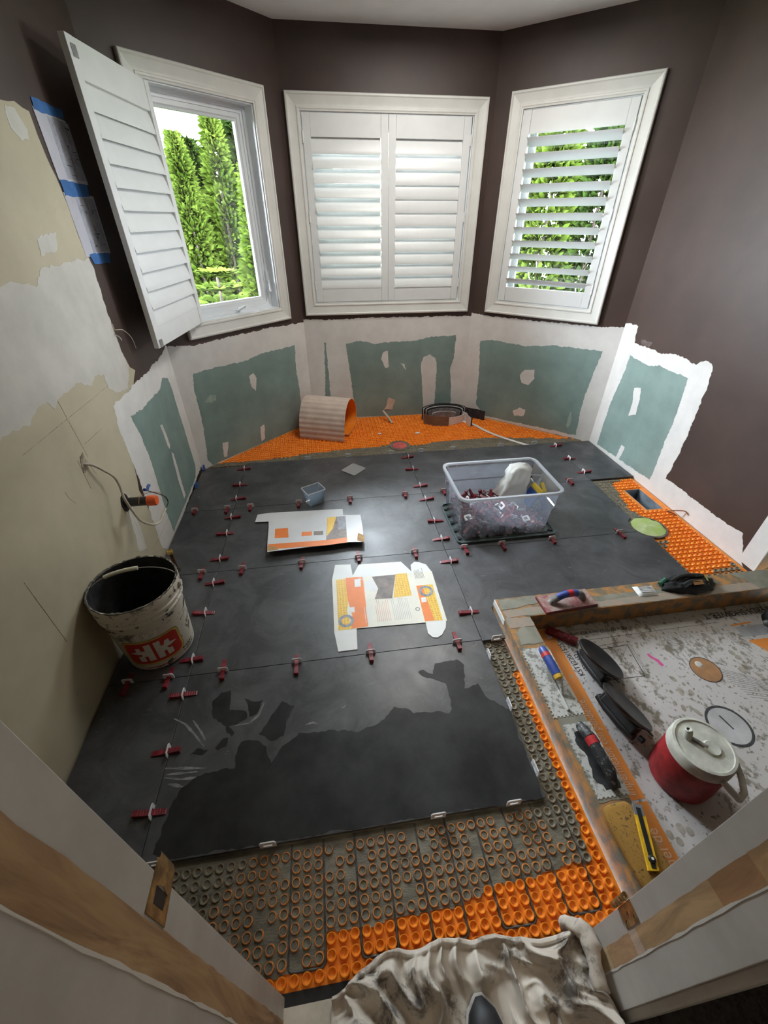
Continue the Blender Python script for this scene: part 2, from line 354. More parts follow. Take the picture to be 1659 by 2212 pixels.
# ---------------------------------------------------------------- measured outlines (metres, in wall or floor coordinates)
DATA = {'B1P': {'gry': [(0.003, 2.092), (0.055, 2.095), (0.049, 1.951), (0.004, 1.944)],
         'or': [(-0.392, 1.859), (-0.069, 1.85), (0.051, 1.858), (0.048, 1.808), (-0.07, 1.798), (-0.392, 1.811)],
         'panel': [(-0.399, 2.099), (-0.061, 2.094), (0.055, 2.095), (0.051, 1.858), (-0.07, 1.798), (-0.388, 1.81)],
         'ph1': [(-0.057, 2.091), (0.055, 2.095), (0.049, 1.858), (-0.069, 1.85)],
         's1': [(-0.366, 2.013), (-0.291, 2.013), (-0.282, 1.909), (-0.361, 1.915)],
         's2': [(-0.208, 1.954), (-0.149, 1.952), (-0.151, 1.91), (-0.21, 1.911)],
         's3': [(-0.139, 1.951), (-0.084, 1.947), (-0.085, 1.906), (-0.139, 1.911)],
         'tear': [(0.115, 1.894), (0.148, 1.863), (0.141, 1.795), (0.104, 1.819)],
         'yel': [(-0.057, 2.091), (-0.001, 2.093), (-0.028, 1.962), (-0.065, 1.888)]},
 'B2P': {'body': [(-0.049, 1.556), (0.472, 1.544), (0.465, 1.213), (0.048, 1.228), (0.044, 1.225), (-0.052, 1.227)],
         'brown': [(0.155, 1.547), (0.279, 1.545), (0.236, 1.385), (0.151, 1.392), (0.177, 1.459)],
         'hand': [(0.111, 1.508), (0.161, 1.531), (0.173, 1.489), (0.164, 1.442), (0.116, 1.453)],
         'lab1': [(0.064, 1.54), (0.095, 1.54), (0.093, 1.486), (0.062, 1.485)],
         'lab2': [(0.026, 1.356), (0.049, 1.356), (0.048, 1.323), (0.025, 1.324)],
         'lab3': [(0.376, 1.369), (0.401, 1.37), (0.398, 1.338), (0.373, 1.337)],
         'or1': [(0.019, 1.557), (0.109, 1.554), (0.102, 1.232), (0.013, 1.228), (0.035, 1.308), (0.017, 1.425)],
         'or2': [(0.369, 1.451), (0.4, 1.45), (0.408, 1.221), (0.363, 1.223)],
         'photo': [(0.114, 1.533), (0.28, 1.55), (0.236, 1.385), (0.109, 1.389)],
         'ring1': [(0.004, 1.277)],
         'ring2': [(0.41, 1.408)],
         'yel1': [(-0.028, 1.55), (0.017, 1.55), (0.021, 1.379), (0.011, 1.337), (0.029, 1.227), (-0.034, 1.228)],
         'yel2': [(0.28, 1.55), (0.339, 1.547), (0.334, 1.389), (0.243, 1.388)],
         'yel3': [(0.4, 1.45), (0.453, 1.449), (0.446, 1.219), (0.408, 1.221)]},
 'BOX1': [(-0.494, 2.112), (-0.489, 2.199), (-0.411, 2.208), (0.043, 2.184), (0.041, 2.112), (0.027, 2.11), (0.149, 2.092), (0.148, 1.958), (0.14, 1.799), (0.059, 1.811), (-0.39, 1.788), (-0.398, 1.889), (-0.406, 2.043),
          (-0.413, 2.105)],
 'BOX2': [(-0.048, 1.562), (-0.029, 1.665), (0.053, 1.657), (0.058, 1.57), (0.097, 1.65), (0.324, 1.64), (0.366, 1.557), (0.371, 1.607), (0.396, 1.629), (0.42, 1.622), (0.453, 1.599), (0.47, 1.542), (0.461, 1.215),
          (0.449, 1.176), (0.423, 1.141), (0.398, 1.127), (0.376, 1.133), (0.362, 1.155), (0.365, 1.22), (0.048, 1.229), (0.042, 1.117), (-0.04, 1.117), (-0.053, 1.222)],
 'CABLE': [(-0.965, 1.578, 0.736), (-0.945, 1.602, 0.716), (-0.93, 1.627, 0.679), (-0.92, 1.661, 0.628), (-0.91, 1.658, 0.585), (-0.9, 1.634, 0.536), (-0.885, 1.625, 0.475), (-0.87, 1.632, 0.41), (-0.86, 1.694, 0.342),
           (-0.855, 1.756, 0.312), (-0.85, 1.801, 0.321), (-0.85, 1.853, 0.324)],
 'CABLE_BLACK': [(-0.85, 1.853, 0.324), (-0.85, 1.9, 0.329), (-0.85, 1.896, 0.364), (-0.85, 1.845, 0.413), (-0.855, 1.778, 0.472), (-0.855, 1.757, 0.49)],
 'CABLE_WALL': [(-0.955, 1.562, 0.744)],
 'CL_BACK': [-0.183, 0.127, 0.469, 0.709, 0.97, 1.377, 1.662],
 'CL_FRONT': [-0.595, -0.281, 0.236, 0.481],
 'CL_J1': [-0.88, -0.724, -0.513, -0.215, 0.096, 0.477],
 'CL_J2': [-0.722, -0.516, -0.206, 0.101, 0.413, 0.697, 0.918, 1.22, 1.641],
 'CL_J3': [-0.886, -0.685, -0.542, -0.235, 0.097, 0.466, 0.732, 1.646],
 'CL_LEFT': [2.8, 2.575, 2.397, 2.187, 2.025, 1.799, 1.615, 1.419, 1.163, 1.004, 0.791, 0.608],
 'CL_MID': [2.811, 2.621, 2.384, 2.215, 1.972, 1.795, 1.603, 1.246],
 'CL_RIGHT': [2.833, 2.61, 2.401],
 'CL_SIDE': [1.008, 0.784, 0.559],
 'CURBTOP': {'bag': [(1.535, 1.255), (1.7, 1.274), (1.807, 1.249), (1.782, 1.176), (1.675, 1.151), (1.534, 1.163)],
             'float': [(0.903, 1.239), (1.15, 1.254), (1.165, 1.158), (0.901, 1.135)],
             'knife': [(0.81, 0.393), (0.844, 0.388), (0.759, 0.236), (0.724, 0.251)],
             'packet': [(1.394, 1.244), (1.493, 1.236), (1.471, 1.175), (1.387, 1.181)],
             'sponge': [(0.718, 0.39), (0.757, 0.411), (0.834, 0.4), (0.829, 0.243), (0.803, 0.227), (0.682, 0.189)],
             'tr1': [(0.709, 0.979), (0.844, 0.98), (0.822, 0.692), (0.71, 0.684)],
             'tr2': [(0.72, 0.656), (0.835, 0.661), (0.827, 0.429), (0.73, 0.426)]},
 'DAMP': [[(-0.614, 0.5), (-0.592, 0.633), (-0.573, 0.67), (-0.53, 0.697), (-0.457, 0.708), (-0.41, 0.705), (-0.411, 0.771), (-0.401, 0.791), (-0.347, 0.789), (-0.312, 0.762), (-0.29, 0.705), (-0.272, 0.73),
           (-0.242, 0.763), (-0.199, 0.794), (-0.167, 0.788), (-0.082, 0.789), (0.012, 0.766), (0.115, 0.801), (0.157, 0.844), (0.202, 0.83), (0.225, 0.806), (0.307, 0.802), (0.357, 0.787), (0.373, 0.805),
           (0.377, 0.909), (0.347, 0.926), (0.296, 0.95), (0.278, 0.974), (0.303, 0.981), (0.336, 0.957), (0.357, 1.004), (0.451, 1.01), (0.475, 0.978), (0.444, 0.877), (0.504, 0.891), (0.515, 0.836), (0.587, 0.771),
           (0.581, 0.479), (0.576, 0.475), (-0.569, 0.48)],
          [(-0.532, 0.963), (-0.505, 0.995), (-0.47, 1.0), (-0.461, 0.918), (-0.398, 0.903), (-0.392, 0.875), (-0.426, 0.856), (-0.454, 0.854), (-0.43, 0.828), (-0.437, 0.815), (-0.458, 0.832), (-0.465, 0.856),
           (-0.516, 0.893)],
          [(-0.411, 0.958), (-0.38, 0.941), (-0.339, 0.942), (-0.357, 0.888), (-0.384, 0.88)],
          [(-0.343, 0.81), (-0.293, 0.885), (-0.267, 0.925), (-0.248, 0.916), (-0.218, 0.899), (-0.245, 0.848), (-0.253, 0.792), (-0.291, 0.778)],
          [(-0.49, 0.782), (-0.468, 0.812), (-0.45, 0.814), (-0.453, 0.782), (-0.478, 0.773)], [(-0.576, 0.768), (-0.55, 0.791), (-0.511, 0.78), (-0.528, 0.764)]],
 'ORANGE': [(-0.282, 0.204), (-0.135, 0.211), (-0.119, 0.267), (-0.001, 0.258), (0.159, 0.271), (0.252, 0.268), (0.358, 0.295), (0.456, 0.296), (0.538, 0.307), (0.645, 0.311), (0.668, 0.4), (0.672, 0.651),
            (0.672, 0.931), (0.72, 0.944), (0.711, 0.642), (0.719, 0.388), (0.7, 0.199), (0.577, 0.129), (-0.125, 0.152), (-0.236, 0.175)],
 'ORANGE_B': [(-0.885, 2.948), (-0.417, 2.971), (-0.13, 3.025), (0.245, 3.053), (0.477, 3.071), (0.704, 3.038), (0.953, 3.09), (1.362, 3.094), (1.749, 3.029), (2.052, 2.966), (1.331, 3.798), (-0.169, 3.779)],
 'ORANGE_R': [(1.948, 2.263), (2.165, 2.31), (2.13, 1.39), (1.814, 1.31), (1.823, 1.531), (1.91, 1.645), (1.909, 1.831), (1.871, 1.938)],
 'PAPERS': [[(2.22, 1.849), (2.462, 1.842), (2.485, 1.638), (2.225, 1.639)], [(2.221, 1.603), (2.496, 1.599), (2.485, 1.383), (2.224, 1.383)]],
 'PENCIL': [[(1.317, 0.908), (1.995, 0.907)], [(1.605, 0.978), (1.628, 0.741)], [(1.644, 0.788), (1.81, 0.784)], [(1.557, 0.76), (1.557, 0.634)], [(1.603, 0.754), (1.632, 0.658)],
            [(1.41, 0.712), (1.417, 0.677), (1.435, 0.646)], [(1.754, 0.407), (1.752, 0.136)], [(2.096, 0.103), (1.805, 0.106)], [(1.055, 0.607), (1.06, 0.317)]],
 'PIPE_STUB': [(-0.857, 1.745)],
 'SMEARS': [[(-0.66, 0.913), (-0.614, 0.886), (-0.572, 0.843), (-0.529, 0.793)], [(-0.589, 0.897), (-0.552, 0.851), (-0.528, 0.815)], [(-0.645, 0.738), (-0.593, 0.731), (-0.509, 0.72)],
            [(-0.634, 0.717), (-0.589, 0.715), (-0.533, 0.712)], [(-0.637, 0.708), (-0.584, 0.696), (-0.524, 0.694)], [(-0.621, 0.687), (-0.589, 0.678), (-0.568, 0.67)],
            [(-0.431, 0.854), (-0.381, 0.856), (-0.35, 0.881), (-0.334, 0.928)], [(-0.176, 0.821), (-0.148, 0.825), (-0.131, 0.817)], [(-0.603, 0.52), (-0.529, 0.508), (-0.554, 0.502)]],
 'STRIP': [(1.173, 3.502), (1.292, 3.388), (1.365, 3.224), (1.444, 3.097), (1.554, 2.963), (1.665, 2.852), (1.721, 2.835)],
 'STUDROWS': [(-0.104, 0.255), (-0.105, 0.222), (-0.108, 0.194), (-0.077, 0.191), (-0.233, 0.192), (-0.202, 0.192), (-0.17, 0.19), (-0.139, 0.191)],
 'TAPES': [[(2.231, 1.875), (2.461, 1.875), (2.454, 1.846), (2.224, 1.84)], [(2.227, 1.642), (2.465, 1.637), (2.453, 1.594), (2.23, 1.591)], [(2.259, 1.391), (2.467, 1.388), (2.449, 1.346), (2.276, 1.355)]],
 'TRAY': {'disc': [(1.435, 0.851), (1.555, 0.834), (1.539, 0.891), (1.457, 0.795)],
          'ol': [(0.921, 1.141), (0.977, 1.138), (0.931, 0.474), (0.928, 0.275), (0.867, 0.254)],
          'orange_in': [(0.908, 1.034), (0.869, 0.635), (0.911, 0.278)],
          'org2': [(1.8, 0.944), (1.896, 0.943), (1.809, 0.857)],
          'pink': [(1.301, 0.942), (1.317, 0.927), (1.332, 0.888), (1.309, 0.878)],
          'rect': [(1.161, 0.998), (1.243, 1.004), (1.221, 0.851), (1.115, 0.853)],
          'ring': [(1.392, 0.685), (1.415, 0.549), (1.407, 0.618)],
          'text1': [(2.034, 1.1), (1.727, 1.097)],
          'text2': [(0.949, 0.894), (0.968, 1.026)],
          'txt3': [(0.897, 0.3), (0.904, 0.536), (0.906, 0.699)]},
 'U': [[(-0.193, 0.207), (-0.122, 0.206), (-0.12, 0.267)], [(-0.026, 0.263), (-0.025, 0.208), (0.062, 0.204), (0.065, 0.25)], [(-0.008, 0.202), (0.063, 0.203), (0.065, 0.255)],
       [(0.163, 0.267), (0.16, 0.208), (0.248, 0.202), (0.256, 0.264)], [(0.355, 0.295), (0.348, 0.208), (0.438, 0.202), (0.451, 0.293)], [(0.549, 0.297), (0.539, 0.204), (0.629, 0.201), (0.638, 0.3)]],
 'WALL_PATCHES': {'bay_back': [('white', [(0.007, 0.847), (0.319, 0.838), (0.546, 0.846), (0.858, 0.845), (1.402, 0.838), (1.419, -0.02), (0.001, -0.02)]),
                               ('green',
                                [(0.335, 0.645), (0.463, 0.667), (0.589, 0.636), (0.735, 0.65), (0.93, 0.651), (1.088, 0.68), (1.299, 0.685), (1.298, 0.485), (1.272, 0.404), (1.298, 0.215), (1.312, -0.032),
                                 (0.404, -0.012), (0.378, 0.191), (0.362, 0.394)]),
                               ('green', [(0.152, 0.663), (0.168, 0.662), (0.167, 0.45), (0.173, 0.219), (0.156, -0.011), (0.112, -0.013), (0.127, 0.221), (0.141, 0.435)]),
                               ('dab', [(1.049, -0.017), (1.04, 0.067), (0.998, 0.448), (1.02, 0.512), (1.073, 0.534), (1.126, 0.5), (1.143, 0.442), (1.147, 0.151), (1.154, -0.019)]),
                               ('dab', [(0.637, 0.511), (0.662, 0.568), (0.699, 0.575), (0.703, 0.436), (0.678, 0.429)]), ('dab', [(0.812, 0.464), (0.845, 0.462), (0.864, 0.405)])],
                  'bay_left': [('white', [(0.0, 0.868), (0.109, 0.849), (0.202, 0.837), (0.509, 0.841), (0.626, 0.839), (0.8, 0.843), (1.185, 0.826), (1.183, -0.02), (0.001, -0.02)]),
                               ('green',
                                [(0.127, 0.665), (0.283, 0.668), (0.536, 0.656), (0.715, 0.678), (0.901, 0.672), (1.056, 0.674), (1.04, 0.491), (1.052, 0.302), (1.046, 0.089), (1.058, -0.022), (0.093, -0.012),
                                 (0.064, 0.04), (0.095, 0.271), (0.104, 0.419), (0.104, 0.564)]),
                               ('dab', [(0.564, 0.54), (0.608, 0.557), (0.628, 0.51), (0.599, 0.42), (0.568, 0.461)]), ('dab2', [(0.157, 0.463), (0.209, 0.498), (0.255, 0.485), (0.245, 0.45), (0.207, 0.438)]),
                               ('dab', [(0.579, 0.125), (0.62, 0.131), (0.604, 0.012), (0.567, 0.001)]), ('dab', [(0.213, 0.126), (0.265, 0.114), (0.228, 0.006), (0.199, 0.01)])],
                  'bay_right': [('white', [(-0.013, 0.862), (0.173, 0.851), (0.345, 0.855), (0.558, 0.857), (0.782, 0.861), (0.969, 0.862), (1.178, 0.879), (1.187, -0.02), (0.001, -0.02)]),
                                ('green',
                                 [(0.111, 0.649), (0.21, 0.67), (0.516, 0.659), (0.733, 0.696), (1.092, 0.705), (1.077, 0.569), (1.059, 0.38), (1.057, 0.213), (1.071, 0.015), (0.233, -0.003), (0.144, 0.095),
                                  (0.143, 0.236), (0.129, 0.402)]),
                                ('dab', [(0.508, 0.419), (0.538, 0.471), (0.621, 0.489), (0.636, 0.419), (0.594, 0.352), (0.535, 0.361)]),
                                ('dab', [(0.504, 0.104), (0.56, 0.147), (0.613, 0.137), (0.607, 0.08), (0.525, 0.061)]), ('dab2', [(0.978, 0.08), (0.983, 0.212), (1.006, 0.153), (1.0, 0.056)])],
                  'left': [('beige',
                            [(2.018, 1.831), (2.105, 1.842), (2.184, 1.829), (2.187, 1.737), (2.216, 1.617), (2.221, 1.498), (2.226, 1.389), (2.254, 1.321), (2.242, 1.232), (2.236, 1.117), (2.24, 0.992), (2.271, 0.91),
                             (2.321, 0.88), (2.246, 0.832), (2.064, 0.814), (1.9, 0.41), (1.963, -0.037), (1.9, -0.02), (0.17, -0.02), (0.17, 1.83)]),
                           ('white2',
                            [(1.589, 1.346), (1.634, 1.353), (1.785, 1.328), (1.829, 1.363), (1.915, 1.378), (2.107, 1.376), (2.244, 1.38), (2.254, 1.321), (2.242, 1.232), (2.236, 1.117), (2.24, 0.992), (2.265, 0.916),
                             (2.165, 0.836), (2.041, 0.855), (1.988, 0.895), (1.992, 0.957), (1.913, 0.975), (1.869, 0.948), (1.791, 0.987), (1.632, 0.985), (1.567, 0.963), (1.544, 0.997), (1.504, 0.999), (1.415, 0.967),
                             (1.332, 0.987), (1.266, 0.981), (0.9, 0.95), (0.9, 1.2)]),
                           ('white2', [(2.03, 1.822), (2.088, 1.824), (2.121, 1.772), (2.106, 1.743), (2.051, 1.736), (2.014, 1.764)]), ('white2', [(1.899, 1.46), (2.051, 1.478), (2.006, 1.42), (1.882, 1.409)]),
                           ('white',
                            [(2.827, 0.873), (2.699, 0.843), (2.478, 0.829), (2.27, 0.829), (1.97, 0.822), (1.944, 0.739), (1.94, 0.611), (1.943, 0.46), (1.918, 0.244), (1.9, 0.04), (1.979, -0.04), (2.818, 0.019)]),
                           ('white2', [(1.765, 0.495), (1.797, 0.449), (1.76, 0.151), (1.685, 0.199)]),
                           ('green',
                            [(2.645, 0.739), (2.733, 0.711), (2.743, 0.653), (2.751, 0.392), (2.754, 0.092), (2.689, 0.024), (2.097, 0.004), (2.093, 0.161), (2.131, 0.448), (2.127, 0.591), (2.094, 0.721), (2.262, 0.701),
                             (2.428, 0.702), (2.56, 0.703)]),
                           ('dab', [(2.393, 0.546), (2.427, 0.534), (2.44, 0.403), (2.418, 0.383), (2.401, 0.413)]), ('dab', [(2.423, 0.359), (2.449, 0.336), (2.423, 0.046), (2.383, 0.043), (2.393, 0.196)])],
                  'right': [('white',
                             [(2.911, 0.906), (2.766, 0.916), (2.749, 0.812), (2.625, 0.81), (2.495, 0.807), (2.366, 0.832), (2.278, 0.83), (2.18, 0.819), (2.131, 0.856), (2.089, 0.852), (2.065, 0.828), (2.047, 0.73),
                              (2.04, 0.578), (2.033, 0.424), (2.039, 0.215), (2.049, 0.127), (1.921, 0.132), (1.82, 0.127), (1.666, 0.122), (1.545, 0.125), (1.451, 0.136), (1.36, -0.02), (2.899, -0.02)]),
                            ('green',
                             [(2.753, 0.727), (2.656, 0.718), (2.542, 0.712), (2.444, 0.74), (2.334, 0.734), (2.198, 0.736), (2.186, 0.635), (2.171, 0.526), (2.171, 0.304), (2.163, 0.154), (2.162, 0.053), (2.791, 0.014),
                              (2.793, 0.319), (2.772, 0.489), (2.749, 0.621)]),
                            ('dab', [(2.6, 0.543), (2.54, 0.563), (2.512, 0.494), (2.497, 0.386), (2.563, 0.352), (2.568, 0.447)]), ('dab', [(2.543, 0.013), (2.529, 0.137), (2.489, 0.138), (2.504, 0.03)]),
                            ('faint_smear', [(2.697, 0.844), (2.626, 0.846), (2.579, 0.845), (2.591, 0.825), (2.653, 0.81)])]},
 'WIRES': [[(-0.965, 2.25, 1.114), (-0.945, 2.207, 1.098), (-0.93, 2.252, 1.087), (-0.92, 2.293, 1.046), (-0.925, 2.321, 0.988)], [(-0.965, 2.228, 1.074), (-0.94, 2.216, 1.064), (-0.93, 2.205, 1.051)]]}

# ================================================================= the room
CL = (-.965, 2.87); C2 = (-.135, 3.715); C3 = (1.285, 3.715); CR = (2.15, 2.9)
CEIL = 2.475; ZB = -.06; WT = .13
def wall_frame(a, b):
    u = Vector((b[0]-a[0], b[1]-a[1])); L = u.length; u.normalize()
    o = Vector((-u.y, u.x))                                       # away from the room
    return Matrix(((u.x, o.x, 0, a[0]), (u.y, o.y, 0, a[1]), (0, 0, 1, 0), (0, 0, 0, 1))), L
def wall(name, a, b, hole=None, s0=0, e0=.055, e1=.055, material=None, ztop=CEIL+.05):
    Mw, L = wall_frame(a, b)
    mb = MB()
    ss = [s0, L]; zs = [ZB, ztop]
    if hole: ss = [s0, hole[0], hole[1], L]; zs = [ZB, hole[2], hole[3], ztop]
    ns, nz = len(ss), len(zs)
    vs = [(s, 0, z) for s in ss for z in zs]
    so = list(ss); so[0] -= e0; so[-1] += e1
    vs += [(s, WT, z) for s in so for z in zs]
    N = ns*nz; fs = []
    idx = lambda i, j, k=0: k*N+i*nz+j
    for i in range(ns-1):
        for j in range(nz-1):
            if hole and i == 1 and j == 1: continue
            fs.append([idx(i, j), idx(i+1, j), idx(i+1, j+1), idx(i, j+1)])
            fs.append([idx(i, j, 1), idx(i, j+1, 1), idx(i+1, j+1, 1), idx(i+1, j, 1)])
    for j in range(nz-1):
        fs.append([idx(0, j), idx(0, j+1), idx(0, j+1, 1), idx(0, j, 1)])
        fs.append([idx(ns-1, j), idx(ns-1, j, 1), idx(ns-1, j+1, 1), idx(ns-1, j+1)])
    for i in range(ns-1):
        fs.append([idx(i, 0), idx(i, 0, 1), idx(i+1, 0, 1), idx(i+1, 0)])
        fs.append([idx(i, nz-1), idx(i+1, nz-1), idx(i+1, nz-1, 1), idx(i, nz-1, 1)])
    if hole:
        for a_, b_ in (((1, 1), (2, 1)), ((2, 1), (2, 2)), ((2, 2), (1, 2)), ((1, 2), (1, 1))):
            fs.append([idx(*a_), idx(*a_, 1), idx(*b_, 1), idx(*b_)])
    mb.add(vs, fs)
    o = mb.build(name, material or M['brown'])
    o.matrix_world = Mw
    tag(o, kind='structure')
    return o
ONWALL = Matrix(((1, 0, 0, 0), (0, 0, -1, 0), (0, 1, 0, 0), (0, 0, 0, 1)))     # (s, z, proud) -> wall frame
LAYER = {'beige': (.0010, 'beige_drywall_sheet', .004, .03), 'white': (.0016, 'joint_compound', .0045, .010), 'white2': (.0019, 'thin_compound_patch', .0055, .012),
         'green': (.0022, 'green_drywall_face', .0035, .009), 'dab': (.0028, 'compound_dab', .003, .012), 'dab2': (.0027, 'sanded_compound_dab', .004, .012), 'faint_smear': (.0012, 'compound_smear', .006, .012)}
LAB = {'beige': 'bare beige drywall sheet', 'white': 'white trowelled joint compound with a ragged edge', 'white2': 'thin pale patch of joint compound',
       'green': 'bare green moisture-resistant drywall', 'dab': 'white dab of compound over a screw', 'dab2': 'thin sanded compound smear', 'faint_smear': 'faint compound smear on the brown paint'}
def patches(wall_o, key, conv=lambda p: p):
    for i, (kind, poly) in enumerate(DATA['WALL_PATCHES'][key]):
        off, nm, amp, step = LAYER[kind]
        poly = [conv(p) for p in poly]
        Ls = {'left': 2.87, 'bay_left': 1.1845, 'bay_back': 1.42, 'bay_right': 1.1885, 'right': 1.595}[key]
        if kind == 'white': poly = [(0.0 if p[0] < .03 else (Ls if p[0] > Ls-(.09 if key == 'left' else .03) else p[0]), p[1]) for p in poly]
        pts = jag(poly, amp, step, seed=i*7+len(key), keep=lambda a, b: (a.y < -.01 and b.y < -.01) or (abs(a.x-b.x) < .004 and (min(a.y, b.y) < -.01 or a.x < .001 or a.x > Ls-.001)))
        o = MB().prism(pts, -.002, off, 0, ONWALL).build(nm, M[kind], wall_o)
        o['label'] = LAB[kind]
W1 = (.16, 1.04, .875, 2.175); W2 = (.025, 1.375, .875, 2.175); W3 = (.12, 1.01, .88, 2.19)
CW = .09
def hole_of(w): return (w[0]+CW, w[1]-CW, w[2]+CW, w[3]-CW)
wall_left = wall('wall_left', (-.965, 0), CL, None, .02, 0, .055)
wall_bay_left = wall('wall_bay_left', CL, C2, hole_of(W1))
wall_bay_back = wall('wall_bay_back', C2, C3, hole_of(W2))
wall_bay_right = wall('wall_bay_right', C3, CR, hole_of(W3))
wall_right = wall('wall_right', CR, (2.15, 1.305), None, 0, .055, 0)
wall_shower_back = wall('wall_shower_back', (2.155, 1.305), (2.62, 1.305), None, 0, 0, .05, material=mat('cement_board', (.20, .22, .18), .8, .1, 6))
wall_shower_right = wall('wall_shower_right', (2.48, 1.35), (2.48, .02), None, 0, .0, .0, material=M['beige'])
patches(wall_left, 'left'); patches(wall_bay_left, 'bay_left'); patches(wall_bay_back, 'bay_back'); patches(wall_bay_right, 'bay_right')
patches(wall_right, 'right', lambda p: (2.9-p[0], p[1]))
# pencil layout lines, a seam and scratches on the left wall
M['pencil'] = mat('pencil_line', (.43, .38, .275), .9, .2, 60)
for q in DATA['PENCIL']:
    for p0, p1 in zip(q, q[1:]):
        a_, b_ = Vector(p0), Vector(p1); n_ = Vector((-(b_-a_).y, (b_-a_).x)).normalized()*.0008
        MB().prism([tuple(a_+n_), tuple(b_+n_*.4), tuple(b_-n_*.4), tuple(a_-n_)], 0, .0020, 0, ONWALL).build('pencil_line', M['pencil'], wall_left)
# plastered outside corner where the right wall ends at the shower
bead = [(0, .0), (.03, .0), (.06, .02), (.05, .2), (.085, .5), (.07, .9), (.09, 1.4), (.07, 2.47), (0, 2.47)]
MB().prism(jag(bead, .008, .02, 3, keep=lambda a, b: a.x < .001 and b.x < .001), -.002, .003, 0, ONWALL).build('joint_compound', M['white'], wall_shower_back)
mb = MB(); mb.prism([(1.50, .0), (1.595, .0), (1.595, 2.47), (1.53, 2.47)], -.002, .004, 0, ONWALL); mb.build('joint_compound', M['white'], wall_right)
b = MB().tube([(1.597, -.001, -.02), (1.597, -.001, 2.47)], .007, 10).build('corner_bead', M['casing'], wall_right)
# nail pops and scuffs high on the right wall
for y, z, r in ((1.62, 2.2, .012), (1.60, 2.12, .009), (1.66, .98, .006)):
    MB().prism(jag([(2.9-y+r*math.cos(t), z+1.6*r*math.sin(t)) for t in [k*PI/4 for k in range(8)]], .003, .006, int(z*99)), -.001, .002, 0, ONWALL).build('plaster_chip', M['white2'], wall_right)

# door wall with the opening the camera stands in
jx0, jx1, jy0, jy1, dh = -.22, .56, .034, .170, 2.04
mb = MB()
zt = CEIL+.05
vs = []
for y in (jy0+.004, jy1-.004):
    vs += [(-.965, y, ZB), (jx0-.018, y, ZB), (jx0-.018, y, dh+.018), (jx1+.018, y, dh+.018), (jx1+.018, y, ZB), (2.48, y, ZB), (2.48, y, zt), (-.965, y, zt)]
fs = [[7, 0, 1, 2], [7, 2, 3, 6], [6, 3, 4, 5], [15, 10, 9, 8], [15, 14, 11, 10], [14, 13, 12, 11]]
for i in range(8): fs.append([i, (i+1) % 8, (i+1) % 8+8, i+8])
mb.add(vs, fs)
wall_front = tag(mb.build('wall_front', M['brown']), kind='structure')

# ceiling over room, shower and hallway
mb = MB(); mb.prism([(-1.2, .03), (2.6, .03), (2.6, 1.4), (2.3, 1.4), (2.3, 2.98), (1.34, 3.88), (-.2, 3.88), (-1.12, 2.95)], CEIL, CEIL+.06)
tag(mb.build('ceiling', M['ceiling']), kind='structure')

# hallway behind the camera
M['hall'] = mat('hallway_paint', (.38, .33, .27), .8, .05, 3)
M['carpet'] = mat('dark_hallway_carpet', (.035, .032, .03), .95, .3, 90, bmp=.5, bscale=200)
mb = MB(); mb.span((-1.2, -1.7, -.05), (2.48, jy0+.06, -.028)); tag(mb.build('floor_hallway', M['carpet']), kind='structure')
for nm, a, b in (('wall_hallway_back', (-1.2, -1.8, -.06), (2.5, -1.7, 2.5)), ('wall_hallway_left', (-1.3, -1.8, -.06), (-1.2, .05, 2.5)), ('wall_hallway_right', (2.48, -1.8, -.06), (2.58, .05, 2.5)), ('ceiling_hallway', (-1.3, -1.8, 2.475), (2.58, .035, 2.53))):
    mb = MB(); mb.span(a, b); tag(mb.build(nm, M['hall']), kind='structure')

# ---------------------------------------------------------------- windows
CASE = [(0, 0), (0, .020), (.004, .025), (.012, .026), (.018, .020), (.024, .0185), (.052, .0125), (.066, .0125), (.070, .016), (.078, .016), (.082, .0125), (CW, .0115), (CW, -.002)]
def frame_side(mb, rect, prof, side, mi=0):
    s0, s1, z0, z1 = rect; vs = []
    for d, hgt in prof:
        if side == 'bottom': a, b = (s0+d, z0+d), (s1-d, z0+d)
        elif side == 'top': a, b = (s1-d, z1-d), (s0+d, z1-d)
        elif side == 'left': a, b = (s0+d, z1-d), (s0+d, z0+d)
        else: a, b = (s1-d, z0+d), (s1-d, z1-d)
        vs += [(a[0], -hgt, a[1]), (b[0], -hgt, b[1])]
    n = len(prof)
    fs = [[2*i, 2*i+1, 2*i+3, 2*i+2] for i in range(n-1)]+[[2*n-2, 2*n-1, 1, 0], [2*i for i in range(n)], [2*i+1 for i in range(n-1, -1, -1)]]
    mb.add(vs, fs, mi)
